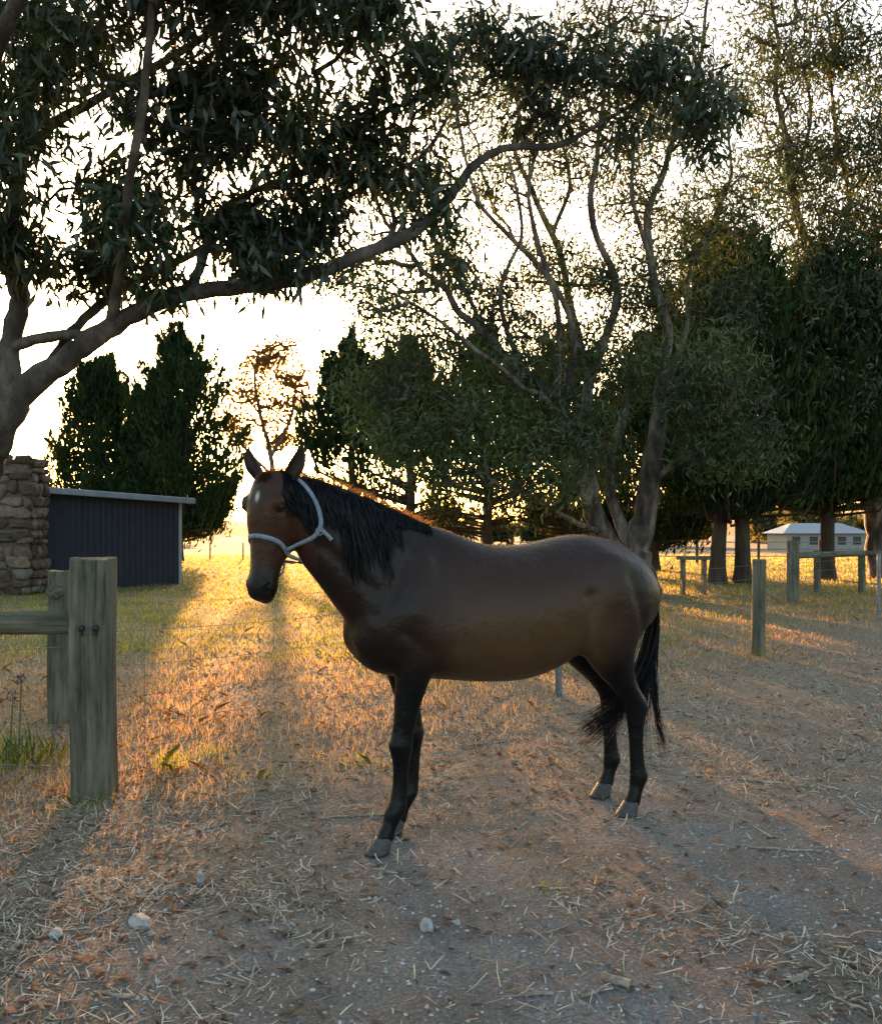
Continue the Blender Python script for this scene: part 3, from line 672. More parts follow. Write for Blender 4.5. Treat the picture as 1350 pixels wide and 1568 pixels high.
cl2 = [(620, 450, 60, 50, -1, 18), (560, 420, 50, 50, -1, 12), (590, 620, 60, 60, -1.6, 34), (660, 560, 70, 60, -1.2, 38), (720, 660, 70, 60, -1.5, 50), (780, 580, 80, 60, -1, 42), (850, 660, 80, 60, -1, 44), (690, 730, 60, 40, -2, 24),
 (800, 740, 80, 40, -1.8, 30), (880, 520, 80, 50, 0, 32), (960, 560, 70, 70, .5, 40), (1060, 600, 70, 80, -1.5, 60), (1090, 690, 80, 50, -1.3, 40), (1010, 450, 60, 60, .5, 32), (930, 420, 60, 50, 0, 28), (760, 480, 60, 50, -.6, 34),
 (840, 400, 50, 50, 0, 24), (700, 420, 50, 50, -.5, 20), (760, 280, 70, 80, 0, 26), (860, 230, 60, 80, .6, 26), (960, 260, 60, 80, .3, 30), (1040, 340, 70, 70, .8, 42), (1010, 170, 80, 80, .6, 36), (900, 110, 80, 70, .5, 30),
 (800, 140, 60, 70, .6, 24), (700, 190, 60, 80, -1, 24), (640, 300, 50, 60, -.5, 18), (1080, 110, 80, 80, 1, 40), (1150, 290, 80, 90, 1.6, 54), (1120, 450, 80, 80, 1.4, 64), (570, 300, 50, 60, -1, 14), (950, 20, 150, 50, .3, 40), (740, 40, 90, 60, .6, 20), (500, 440, 40, 30, -1, 8), (930, 700, 60, 50, .8, 22), (620, 690, 50, 40, -1.8, 20), (600, 520, 50, 50, -2.6, 18)]
gum_tree("eucalyptus_tree", 22.0, prim2, cl2, M_leaf_mid, M_bark_pale, 34, .27, .20, .042, .6, 0.010, 5, 1.8, .75, .07)

prim3 = [
 [(1350, 915, 0, .5), (1345, 820, 0, .36), (1320, 700, 0, .3), (1290, 560, 0, .24), (1250, 420, 0, .18), (1210, 280, 0, .13), (1190, 120, 0, .08), (1180, -40, 0, .05)],
 [(1290, 560, 0, .2), (1340, 420, -.5, .15), (1370, 280, -.8, .1), (1390, 100, -.8, .06), (1400, -40, 0, .04)],
 [(1345, 820, 0, .25), (1420, 650, .5, .2), (1480, 450, .8, .14), (1500, 250, 1, .08), (1480, 100, 1, .05)],
 [(1255, 430, 0, .12), (1310, 300, .5, .09), (1290, 150, .8, .06), (1300, 0, 1, .04)],
 [(1300, 600, 0, .12), (1240, 540, -1, .09), (1180, 500, -1.5, .06)],
 [(1320, 700, 0, .12), (1260, 660, -1.5, .09), (1200, 640, -2, .05)],
 [(1210, 280, 0, .08), (1250, 180, .5, .06), (1240, 60, .8, .04)],
]
cl3 = [(1180, 100, 80, 90, 0, 38), (1250, 60, 80, 70, .5, 34), (1330, 80, 80, 90, 0, 44), (1200, 250, 80, 80, 0, 46), (1290, 220, 80, 80, .5, 42), (1370, 220, 70, 80, -.5, 40), (1250, 380, 80, 80, -.5, 64), (1340, 360, 70, 80, -.5, 56),
 (1190, 480, 80, 80, -1.4, 80), (1280, 500, 80, 80, -1, 70), (1350, 520, 60, 80, 0, 60), (1200, 620, 90, 60, -2, 70), (1290, 640, 80, 60, -1, 60), (1360, 660, 60, 70, 0, 50), (1460, 300, 120, 200, 1, 80), (1450, 560, 80, 120, .5, 50), (1220, -30, 150, 40, 0, 36)]
gum_tree("eucalyptus_tree", 28.0, prim3, cl3, M_leaf_mid, M_bark_pale, 32, .36, .26, .055, .6, 0.012, 6, 1.8, .8, .08)

prim4 = [[(425, 850, 0, .5), (420, 760, 0, .4), (415, 700, 0, .3), (400, 640, 0, .22), (390, 580, 0, .14), (395, 540, 0, .08)], [(415, 700, 0, .25), (445, 640, 0, .18), (455, 580, 0, .1)], [(402, 640, 0, .16), (375, 600, 0, .1), (368, 560, 0, .06)], [(420, 740, 0, .2), (465, 690, 0, .14), (480, 630, 0, .08)], [(418, 730, 0, .2), (370, 680, 0, .12), (345, 640, 0, .08)]]
cl4 = [(400, 555, 40, 25, 0, 36), (445, 575, 35, 30, 0, 34), (380, 600, 35, 25, 0, 30), (430, 620, 40, 18, 0, 26), (470, 610, 22, 24, 0, 14), (415, 645, 45, 12, 0, 18), (350, 635, 28, 20, 0, 14), (430, 530, 30, 14, 0, 14), (370, 668, 32, 15, 0, 22), (420, 672, 34, 14, 1.5, 22), (465, 668, 28, 16, 0, 16), (500, 660, 18, 14, 0, 7)]
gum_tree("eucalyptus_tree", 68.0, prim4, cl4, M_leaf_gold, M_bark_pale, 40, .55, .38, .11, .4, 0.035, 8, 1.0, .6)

cypress("cypress_tree", -11.9, 43, 10.0, 3.5, 1.5, 150, 200, 11, .32)
cypress("cypress_tree", -15.9, 44, 9.0, 3.3, 1.5, 140, 190, 12, .32)
cypress("cypress_tree", -13.7, 46, 8.6, 2.6, 1.5, 100, 160, 13, .32)
cypress("cypress_tree", -3.6, 38, 8.7, 2.6, 1.3, 130, 190, 14, .30, thin=(4.5, .12))
cypress("cypress_tree", -1.2, 36, 8.0, 2.9, 1.6, 130, 150, 15, .32, thin=(4.4, .14))
cypress("cypress_tree", 1.8, 37, 8.8, 3.0, 1.8, 130, 150, 16, .32, thin=(4.2, .18))
cypress("cypress_tree", 4.8, 37, 8.6, 3.0, 1.6, 130, 150, 17, .32, thin=(4.0, .2))
cypress("cypress_tree", 7.6, 34, 8.0, 3.2, 1.3, 130, 150, 18, .32)
cypress("cypress_tree", 8.0, 26.2, 9.2, 2.9, 2.2, 170, 190, 19, .28, trunks=2, expo=.6, thin=(1.9, 0))
cypress("cypress_tree", 11.2, 27.5, 8.8, 3.2, 2.5, 170, 190, 20, .28, expo=.6, thin=(2.1, 0))
cypress("cypress_tree", 14.8, 29, 9.5, 3.4, 2.5, 150, 150, 21, .30, expo=.6, thin=(2.1, 0))

rng = np.random.default_rng(50)
Vs = []; Fs = []; off = 0
for k in range(46):
    tx = rng.uniform(-110, 130); ty = rng.uniform(140, 230); th = rng.uniform(5, 9)
    if -45 < tx < -5: continue
    n = 700
    c = unit(rng.normal(size=(n, 3))) * rng.random((n, 1)) ** .4 * np.array([th * .55, th * .5, th * .42]) * (0.8 + .5 * vnoise(rng.random(n) * 5, 0, k))[:, None]
    V, F = leaf_geo(c + np.array([tx, ty, -1.3 + th * .5]), rng.normal(size=(n, 3)), 0.9 + rng.random(n), .5 + .3 * rng.random(n))
    Vs.append(V); Fs.append(F + off); off += len(V)
obj("distant_trees", mesh_arrays("distant_trees", np.vstack(Vs), np.vstack(Fs), M_far))

ag = empty("agapanthus_plant", (-2.72, 6.1, 0))
rng = np.random.default_rng(9)
M_purple = leaf_mat("agapanthus_flower", (0.04, 0.035, 0.06), (0.09, 0.08, 0.14), (0.1, 0.1, 0.2), (0.2, 0.15, 0.3), .2)
M_stem = surf_mat("stem_green", [(0.3, (0.06, 0.09, 0.03)), (0.7, (0.12, 0.15, 0.05))], scale=10)
E0 = []; E1 = []; P = []
for (sx, sy, sh) in ((0, 0, .53), (-.1, .1, .40)):
    E0.append((sx, sy, 0)); E1.append((sx + .02, sy, sh)); P.append(np.array([sx + .02, sy, sh]) + unit(rng.normal(size=(45, 3))) * .03)
V, F = tube_edges(E0, E1, np.full(2, .006), np.full(2, .004), 6); obj("stems", mesh_arrays("stems", V, F, M_stem), ag)
P = np.vstack(P); V, F = leaf_geo(P, rng.normal(size=P.shape) * .5 + np.array([0, 0, .2]), np.full(len(P), .028), np.full(len(P), .009)); obj("flowers", mesh_arrays("flowers", V, F, M_purple), ag)
n = 90; P = rng.normal(size=(n, 3)) * np.array([.12, .12, 0]); D = rng.normal(size=(n, 3)) * .5 + np.array([0, 0, 1.])
V, F = leaf_geo(P, D, .12 + .2 * rng.random(n), np.full(n, .014)); obj("leaves", mesh_arrays("leaves", V, F, M_stem), ag)

# ------------------------------------------------------------------ HORSE
HV, HF = [], []
def add_loft(rings):
    k = len(rings[0]); base = len(HV)
    for r_ in rings: HV.extend([tuple(p) for p in r_])
    for a in range(len(rings) - 1):
        for j in range(k):
            HF.append((base + a * k + j, base + a * k + (j + 1) % k, base + (a + 1) * k + (j + 1) % k, base + (a + 1) * k + j))
    HF.append(tuple(base + j for j in range(k))[::-1]); HF.append(tuple(base + (len(rings) - 1) * k + j for j in range(k)))
def add_ell(c, r, rot=0.0):
    k = 20; rings = []
    for i_ in range(1, 12):
        ph = math.pi * i_ / 12; ring = []
        for j in range(k):
            a = 2 * math.pi * j / k
            x_, y_, z_ = r[0] * math.sin(ph) * math.cos(a), r[1] * math.sin(ph) * math.sin(a), -r[2] * math.cos(ph)
            ring.append((c[0] + x_ * math.cos(rot) - z_ * math.sin(rot), c[1] + y_, c[2] + x_ * math.sin(rot) + z_ * math.cos(rot)))
        rings.append(ring)
    add_loft(rings)
K = 32; TH = [2 * math.pi * j / K for j in range(K)]
trunk = [(-.245, 1.15, .97, .07, .1), (-.21, 1.25, .89, .14, .1), (-.13, 1.38, .825, .19, .15), (0.0, 1.47, .79, .225, .3), (.13, 1.525, .775, .245, .42), (.26, 1.50, .76, .265, .38), (.40, 1.445, .742, .285, .22), (.55, 1.418, .732, .30, .12),
         (.70, 1.425, .737, .305, .08), (.85, 1.452, .775, .295, .06), (1.0, 1.475, .85, .28, .1), (1.14, 1.462, .91, .27, .12), (1.28, 1.425, .94, .25, .12), (1.39, 1.365, .96, .21, .1), (1.475, 1.28, 1.0, .14, .05), (1.51, 1.19, 1.06, .07, 0)]
rings = []
for (s, zt, zb, hw, a) in smooth_poly(trunk, 4):
    zc, hz = (zt + zb) / 2, (zt - zb) / 2
    rings.append([(s, hw * math.sin(t) * (1 - a * math.cos(t)), zc + hz * math.cos(t)) for t in TH])
add_loft(rings)
neck = [(.06, 0, 1.22, .50, .86, .30, .19), (-.05, 0, 1.29, .62, .78, .305, .165), (-.13, -.002, 1.345, .60, .80, .285, .135), (-.22, -.004, 1.41, .55, .83, .258, .112), (-.31, -.006, 1.472, .48, .88, .230, .095), (-.40, -.010, 1.53, .38, .92, .200, .085), (-.475, -.015, 1.58, .22, .97, .165, .080), (-.55, -.022, 1.62, .05, 1.0, .118, .078)]
rings = []
for (s, t0, z, ds, dz, hd, hw) in smooth_poly(neck, 4):
    l = math.hypot(ds, dz); ds /= l; dz /= l
    rings.append([(s + ds * hd * math.cos(t), t0 + hw * math.sin(t) * (1 - .28 * math.cos(t)), z + dz * hd * math.cos(t)) for t in TH])
add_loft(rings)
HO = np.array([-.640, -.020, 1.738]); f_ = np.array([-.90, -.43, 0.]); f_ /= np.linalg.norm(f_)
ya = math.radians(9); f_ = np.array([f_[0] * math.cos(ya) - f_[1] * math.sin(ya), f_[0] * math.sin(ya) + f_[1] * math.cos(ya), 0.])
sn = .20; cs = math.sqrt(1 - sn * sn); zup = np.array([0, 0, 1.]); HS = 1.0; HU = .925
U = f_ * sn - zup * cs; Vv_ = f_ * cs + zup * sn; Wv = np.array([-f_[1], f_[0], 0])
def hp(u, v, w): return HO + U * u * HU + (Vv_ * v + Wv * w * 1.08) * HS
head = [(-.035, -.02, -.10, .045), (-.01, .012, -.145, .072), (.04, .038, -.185, .088), (.10, .050, -.215, .096), (.16, .050, -.240, .103), (.22, .042, -.262, .098), (.28, .028, -.255, .086), (.34, .014, -.205, .070), (.40, .004, -.160, .060), (.46, -.002, -.140, .056), (.51, .0, -.135, .060), (.555, -.006, -.132, .059), (.585, -.022, -.118, .048), (.602, -.045, -.095, .028)]
rings = []
for (u, vf, vb, hw) in smooth_poly(head, 4):
    vc, hv = (vf + vb) / 2, (vf - vb) / 2; ring = []
    for t in TH:
        c, s = math.cos(t), math.sin(t); c2 = math.copysign(abs(c) ** .8, c); s2 = math.copysign(abs(s) ** .85, s)
        ring.append(tuple(hp(u, vc + hv * c2, hw * s2 * (1 + .10 * c - (.12 if c < -.6 else 0)))))
    rings.append(ring)
add_loft(rings)
def add_ell_head(u, v, w, ru, rv, rw):
    k = 16; rings = []
    for i_ in range(1, 10):
        ph = math.pi * i_ / 10
        rings.append([tuple(hp(u - ru * math.cos(ph), v + rv * math.sin(ph) * math.cos(2 * math.pi * j / k), w + rw * math.sin(ph) * math.sin(2 * math.pi * j / k))) for j in range(k)])
    add_loft(rings)
for sg in (1, -1):
    add_ell_head(.135, .005, sg * .083, .042, .034, .028)
    add_ell_head(.235, -.165, sg * .056, .085, .085, .046)
    add_ell_head(.275, -.035, sg * .064, .09, .012, .014)
    add_ell_head(.525, -.035, sg * .042, .035, .032, .025)
add_ell_head(.585, -.095, 0, .026, .035, .036)
def add_leg(rows):
    add_loft([[(s + rx * math.cos(a), t + ry * math.sin(a), z) for a in TH[::2]] for (s, t, z, rx, ry) in smooth_poly(rows, 4)])
def front_leg(t0, ds, dt):
    k = lambda z: 1 - min(1, max(0, (z - .5) / .45))
    rows = [(.04, t0 * 1.0, 1.12, .10, .05), (.045, t0 * 1.10, 1.0, .125, .08), (.045, t0 * 1.10, .90, .110, .082), (.03, t0 * 1.06, .80, .088, .070), (.012, t0, .70, .069, .060), (-.002, t0, .60, .057, .052), (-.015, t0, .535, .053, .048), (-.022, t0, .49, .060, .053), (-.02, t0, .445, .050, .044),
            (-.02, t0, .39, .040, .034), (-.025, t0, .30, .038, .031), (-.034, t0, .23, .043, .034), (-.048, t0, .185, .052, .043), (-.066, t0, .145, .043, .038), (-.088, t0, .105, .040, .039), (-.10, t0, .070, .045, .043), (-.105, t0, .05, .040, .040)]
    add_leg([(s + ds * k(z), t + dt * k(z), z, a, b) for (s, t, z, a, b) in rows])
front_leg(-.125, -.01, .01); front_leg(.125, .155, -.01)
def hind_leg(t0, ds, dt):
    k = lambda z: 1 - min(1, max(0, (z - .55) / .5)); sg = 1 if t0 > 0 else -1
    rows = [(1.17, sg * .10, 1.32, .20, .08), (1.17, sg * .125, 1.22, .25, .12), (1.165, sg * .14, 1.10, .265, .13), (1.13, sg * .15, .99, .235, .12), (1.115, sg * .155, .90, .180, .105), (1.14, sg * .155, .81, .132, .088), (1.185, sg * .15, .73, .098, .070), (1.24, sg * .15, .66, .075, .056), (1.285, sg * .15, .60, .072, .051), (1.305, sg * .15, .555, .068, .049),
            (1.30, sg * .15, .50, .054, .042), (1.30, sg * .15, .43, .044, .035), (1.303, sg * .15, .33, .041, .033), (1.31, sg * .15, .25, .044, .035), (1.318, sg * .15, .195, .053, .043), (1.306, sg * .15, .15, .043, .038), (1.287, sg * .15, .11, .041, .040), (1.275, sg * .15, .070, .045, .043), (1.272, sg * .15, .05, .040, .040)]
    add_leg([(s + ds * k(z), t + dt * k(z), z, a, b) for (s, t, z, a, b) in rows])
hind_leg(-.15, 0, 0); hind_leg(.15, .10, .07)
for q in (-1, 1):
    add_ell((-.03, q * .125, 1.10), (.14, .085, .19), -.35)
    add_ell((.09, q * .14, 1.06), (.12, .09, .14), .2)
    add_ell((-.17, q * .075, 1.00), (.085, .07, .11))
    add_ell((1.03, q * .165, 1.02), (.12, .09, .15), .3)
    add_ell((1.32, q * .115, 1.14), (.15, .10, .19), .15)
    add_ell((1.10, q * .15, 1.27), (.20, .10, .13))
rings = []
for (s, z, r0) in [(1.41, 1.31, .04), (1.475, 1.27, .036), (1.515, 1.20, .032), (1.53, 1.08, .026), (1.525, .96, .016)]:
    rings.append([(s + r0 * math.cos(a), r0 * math.sin(a), z) for a in TH[::2]])
add_loft(rings)
hm0 = py_mesh("horse_raw", HV, HF)
tmp = bpy.data.objects.new("tmp_horse", hm0); COL.objects.link(tmp)
bm = bmesh.new(); bm.from_mesh(hm0); bmesh.ops.recalc_face_normals(bm, faces=bm.faces); bm.to_mesh(hm0); bm.free()
md = tmp.modifiers.new("r", 'REMESH'); md.mode = 'VOXEL'; md.voxel_size = 0.0085
ms = tmp.modifiers.new("s", 'SMOOTH'); ms.factor = 0.5; ms.iterations = 8
body = bpy.data.meshes.new_from_object(tmp.evaluated_get(bpy.context.evaluated_depsgraph_get()))
bpy.data.objects.remove(tmp); body.name = "horse_body"
nv = len(body.vertices); co = np.zeros(nv * 3, np.float32); body.vertices.foreach_get("co", co); co = co.reshape(-1, 3).astype(float)
ed = np.zeros(len(body.edges) * 2, np.int32); body.edges.foreach_get("vertices", ed); ed = ed.reshape(-1, 2)
ia = np.concatenate([ed[:, 0], ed[:, 1]]); ib = np.concatenate([ed[:, 1], ed[:, 0]]); deg = np.bincount(ia, minlength=nv)
wsm = (sstep(.72, .95, co[:, 2]) * sstep(-.50, -.36, co[:, 0]) * .6)[:, None]
for it in range(50):
    av = np.stack([np.bincount(ia, co[ib, k], minlength=nv) for k in range(3)], 1) / np.maximum(deg, 1)[:, None]
    co += (av - co) * wsm
body.vertices.foreach_set("co", co.astype(np.float32).ravel()); body.update()
no = np.zeros(nv * 3, np.float32); body.vertices.foreach_get("normal", no); no = no.reshape(-1, 3).astype(float)
s, t, z = co[:, 0], co[:, 1], co[:, 2]
side = np.abs(no[:, 1])
def groove(p0, p1, w):
    p0 = np.array(p0); p1 = np.array(p1); d = p1 - p0; L2 = d @ d
    f = np.clip(((s - p0[0]) * d[0] + (z - p0[1]) * d[1]) / L2, 0, 1)
    dist = np.hypot(s - (p0[0] + f * d[0]), z - (p0[1] + f * d[1])); return np.exp(-(dist / w) ** 2) * side
relief = (-.018 * groove((.16, 1.36), (.20, .95), .05) - .014 * groove((-.02, 1.36), (-.16, 1.10), .035) - .018 * groove((.93, 1.16), (.99, .90), .045)
          + .014 * groove((.08, 1.34), (.0, 1.12), .05) - .012 * groove((-.18, 1.22), (-.40, 1.42), .035) - .010 * groove((1.20, 1.25), (1.32, .85), .035)
          - .010 * groove((-.05, 1.02), (.07, .93), .03) + .005 * groove((1.04, 1.28), (1.12, 1.12), .09))
relief += .0018 * np.sin(s * 60 + z * 9) * sstep(.25, .4, s) * sstep(.9, .75, s) * sstep(.8, .95, z) * sstep(1.3, 1.15, z)
co = co + no * relief[:, None]
rel = (co - HO); hu = rel @ U / HU; hv = rel @ Vv_ / HS; hw_ = rel @ Wv / 1.08 / HS
ishead = sstep(-.08, -.02, hu) * (hu < .65) * sstep(-.31, -.27, hv) * (np.abs(hw_) < .16) * (co[:, 0] < -.42)
nost = np.zeros(nv)
for sg in (1, -1):
    d = np.sqrt(((hu - .528) / .026) ** 2 + ((hv + .028) / .016) ** 2 + ((hw_ - sg * .056) / .024) ** 2)
    nost = np.maximum(nost, np.exp(-d ** 2 * 1.3) * ishead)
mouth = np.exp(-((hu - (.562 + .25 * (-.075 - hv).clip(-.1, .0))) / .006) ** 2) * (hv < -.03) * (hv > -.14) * ishead * (hu > .5)
co2 = co - no * (nost * .018)[:, None] - no * (mouth * .005)[:, None]
for sg in (1, -1):
    d = np.sqrt(((hu - .160) / .026) ** 2 + ((hv + .002) / .022) ** 2 + ((hw_ - sg * .10) / .03) ** 2)
    co2 -= no * (np.exp(-d ** 2) * .008 * ishead)[:, None]
body.vertices.foreach_set("co", co2.astype(np.float32).ravel()); body.update()
nz = vnoise(s * 6, z * 6, 31) * .5 + vnoise(s * 17 + t * 9, z * 17, 32) * .5 - .5
def mx(a, b, f): return a * (1 - f[:, None]) + b * f[:, None]
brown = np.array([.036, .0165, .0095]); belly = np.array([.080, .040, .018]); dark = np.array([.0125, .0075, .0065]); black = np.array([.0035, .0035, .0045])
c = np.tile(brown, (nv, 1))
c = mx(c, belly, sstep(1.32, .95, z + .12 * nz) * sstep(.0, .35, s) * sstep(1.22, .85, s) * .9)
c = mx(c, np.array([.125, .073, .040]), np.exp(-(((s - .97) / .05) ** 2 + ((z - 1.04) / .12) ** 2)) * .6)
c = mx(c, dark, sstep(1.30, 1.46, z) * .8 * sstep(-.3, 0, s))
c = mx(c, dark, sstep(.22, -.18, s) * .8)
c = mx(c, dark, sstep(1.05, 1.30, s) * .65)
c = mx(c, np.array([.045, .018, .009]), ishead)
leg = sstep(1.0, .74, z + .05 * nz) * np.maximum(sstep(.25, .12, s), sstep(.98, 1.12, s))
c = mx(c, black, leg)
c = mx(c, np.array([.009, .007, .007]), sstep(.38, .53, hu) * ishead)
c = mx(c, np.array([.02, .010, .007]), ishead * sstep(-.12, -.24, hv) * .5)
star = np.exp(-(((hu - .115) / .024) ** 2 + (hw_ / .010) ** 2) ** 1.5) * (hv > .0) * ishead
c = mx(c, np.array([.5, .48, .45]), star)
c = mx(c, np.array([.0015, .0015, .0015]), np.clip(nost * 1.5, 0, 1)); c = mx(c, np.array([.002, .002, .002]), mouth)
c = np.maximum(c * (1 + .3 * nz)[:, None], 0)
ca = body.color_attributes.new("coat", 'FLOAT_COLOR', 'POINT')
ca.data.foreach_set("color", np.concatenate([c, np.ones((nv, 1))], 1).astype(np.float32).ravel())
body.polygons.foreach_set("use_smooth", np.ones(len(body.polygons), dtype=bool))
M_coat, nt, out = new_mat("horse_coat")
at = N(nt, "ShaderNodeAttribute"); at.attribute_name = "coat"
tc = N(nt, "ShaderNodeTexCoord"); mp = N(nt, "ShaderNodeMapping"); mp.inputs["Scale"].default_value = (1, 1, .35); nt.links.new(tc.outputs["Object"], mp.inputs[0])
nf = noise(nt, 260, 3, mp.outputs[0], .6); nl = noise(nt, 9, 4, tc.outputs["Object"], .6)
b = N(nt, "ShaderNodeBsdfPrincipled"); b.inputs["Roughness"].default_value = .38; b.inputs["Specular IOR Level"].default_value = .20
nt.links.new(at.outputs["Color"], b.inputs["Base Color"])
bp = N(nt, "ShaderNodeBump"); bp.inputs["Strength"].default_value = .35; bp.inputs["Distance"].default_value = .002; nt.links.new(nf, bp.inputs["Height"])
bp2 = N(nt, "ShaderNodeBump"); bp2.inputs["Strength"].default_value = .5; bp2.inputs["Distance"].default_value = .02; nt.links.new(nl, bp2.inputs["Height"]); nt.links.new(bp.outputs[0], bp2.inputs["Normal"])
nt.links.new(bp2.outputs[0], b.inputs["Normal"]); nt.links.new(b.outputs[0], out.inputs[0])
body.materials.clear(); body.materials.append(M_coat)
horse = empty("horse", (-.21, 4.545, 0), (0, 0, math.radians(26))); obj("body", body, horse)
bvh = BVHTree.FromPolygons([Vector(v) for v in co2], [tuple(p.vertices) for p in body.polygons])
M_hoof = surf_mat("hoof_horn", [(0.3, (.03, .027, .025)), (0.7, (.09, .082, .075))], scale=18, stretch=(1, 1, 5), rough=.6, bump=.4, dist=.004)
def hoof(s, t, yaw=0.0):
    V = []; F = []; k = 24; rows = 6
    for i_ in range(rows + 1):
        f = i_ / rows; zz = .074 * (1 - f) + .001
        for j in range(k):
            a = 2 * math.pi * j / k; ca_, sa_ = math.cos(a), math.sin(a)
            rx = (.041 + .024 * f) * (1.0 if ca_ < 0 else .8); ry = .042 + .015 * f
            V.append((-.034 * f + rx * ca_, ry * sa_, zz * (1 if ca_ < 0 else (1 - .30 * ca_))))
    for i_ in range(rows):
        for j in range(k): F.append((i_ * k + j, (i_ + 1) * k + j, (i_ + 1) * k + (j + 1) % k, i_ * k + (j + 1) % k))
    F.append(list(range(k))); F.append([rows * k + j for j in range(k)][::-1])
    wx = -.21 + s * .899 - t * .438; wy = 4.545 + s * .438 + t * .899
    obj("hoof", py_mesh("hoof", V, F, M_hoof, True), horse, (s, t, float(ground_h(wx, wy))), (0, 0, yaw))
hoof(-.112, -.115); hoof(.053, .115); hoof(1.272, -.15); hoof(1.372, .22)
def ribbons(name, paths, w, mat, parent, seed=0):
    r = np.random.default_rng(seed); P = np.asarray(paths, float); n, m, _ = P.shape
    T = unit(np.gradient(P, axis=1)); S = unit(np.cross(T, r.normal(size=(n, 1, 3)) + np.zeros((n, m, 3))))
    ww = (np.asarray(w).reshape(-1, 1) * (np.sin(np.linspace(.35, math.pi * .97, m)) ** .6)[None])[..., None] / 2
    V = np.stack([P - S * ww, P + S * ww], 2).reshape(-1, 3)
    i_ = np.arange(m - 1) * 2; f = np.stack([i_, i_ + 1, i_ + 3, i_ + 2], 1)
    return obj(name, mesh_arrays(name, V, (f[None] + (np.arange(n) * 2 * m)[:, None, None]).reshape(-1, 4), mat, True), parent)
M_hair, nt, out = new_mat("black_horsehair")
g = N(nt, "ShaderNodeNewGeometry"); hc = ramp(nt, g.outputs["Random Per Island"], [(0, (.0025, .0025, .004)), (1, (.009, .0085, .011))])
b = N(nt, "ShaderNodeBsdfPrincipled"); b.inputs["Roughness"].default_value = .5; b.inputs["Specular IOR Level"].default_value = .2; nt.links.new(hc, b.inputs["Base Color"])
tr = N(nt, "ShaderNodeBsdfTranslucent"); tr.inputs[0].default_value = (.10, .045, .02, 1); mxs = N(nt, "ShaderNodeMixShader"); mxs.inputs[0].default_value = .05
nt.links.new(b.outputs[0], mxs.inputs[1]); nt.links.new(tr.outputs[0], mxs.inputs[2]); nt.links.new(mxs.outputs[0], out.inputs[0])
M_fuzz = leaf_mat("brown_coat_hair", (.05, .025, .014), (.11, .055, .03), (.48, .24, .09), (.75, .42, .16), .6)
M_forelock = leaf_mat("forelock_hair", (.010, .007, .006), (.045, .022, .013), (.2, .10, .05), (.4, .2, .1), .3)
r = np.random.default_rng(77)
def crest_at(s0, off=0.0):
    l, n_, _, _ = bvh.ray_cast(Vector((s0, -.02 * (s0 < -.3) + off, 2.2)), Vector((0, 0, -1))); return l.z
paths = []; W = []
for k in range(2800):
    s0 = r.uniform(-.60, .15); z0 = crest_at(s0) + r.normal() * .003; clump = float(vnoise(s0 * 26, 0, 3))
    L = (.19 + .11 * r.random()) * (0.68 + .55 * clump) * (1.0 if s0 < -.18 else max(.12, 1 - (s0 + .18) * 3.6)) * (1.0 if s0 > -.5 else .8) * (1.35 if -.34 < s0 < -.18 else 1)
    t0 = r.normal() * .010 - .015 * (s0 < -.3); pts = []
    lean = .15 + .04 * r.normal() + .16 * (float(vnoise(s0 * 16, 1, 5)) - .5); m = 9
    for i_ in range(m):
        f = i_ / (m - 1); dd = L * f
        p = Vector((s0 + lean * dd + .005 * math.sin(f * 5 + s0 * 40), t0 - .10 * min(1, f * 2.2) - .01 * f, z0 + .003 * math.sin(min(1, f * 6) * math.pi) - dd))
        loc, nn, idx, dist = bvh.find_nearest(p); off = .001 + .005 * r.random()
        if i_ > 0:
            sd_ = (p - loc).dot(nn); p = loc + nn * min(max(sd_, off), off + .003)
        pts.append(tuple(p))
    paths.append(pts); W.append(.0018 + .0025 * r.random())
ribbons("mane", paths, W, M_hair, horse, 1)
paths = []; W = []
for k in range(110):
    w0 = r.normal() * .014; L = .04 + .05 * r.random(); pts = []; wd = r.normal() * .02
    for i_ in range(6):
        f = i_ / 5; p = Vector(hp(-.03 + L * f, .03, w0 + wd * f)); loc, nn, idx, dist = bvh.find_nearest(p)
        pts.append(tuple(loc + nn * (.003 + .004 * r.random())))
    paths.append(pts); W.append(.0022)
ribbons("forelock", paths, W, M_forelock, horse, 2)
paths = []; W = []
for k in range(2200):
    s0 = r.uniform(-.66, .16); t0 = r.normal() * .012; z0 = crest_at(s0, t0); L = .010 + .026 * r.random(); d = Vector((.3 + r.normal() * .4, r.normal() * .5, 1.0)).normalized(); p0 = Vector((s0, t0 - .015 * (s0 < -.3), z0))
    paths.append([tuple(p0 + d * L * f + Vector((.35 * L * f * f, 0, 0))) for f in (0, .5, 1)]); W.append(.0018)
top = np.where((no[:, 2] > .5) & (co[:, 2] > 1.15))[0]
for i_ in r.choice(top, 8000):
    d = Vector(no[i_]) + Vector((.9, 0, -.1)) + Vector(r.normal(size=3)) * .25; d.normalize(); p0 = Vector(co2[i_]); L = .004 + .004 * r.random()
    if s[i_] < -.5: d = Vector(no[i_])
    paths.append([tuple(p0 + d * L * f) for f in (0, .5, 1)]); W.append(.0010)
ribbons("coat_fuzz", paths, W, M_fuzz, horse, 3)
paths = []; W = []
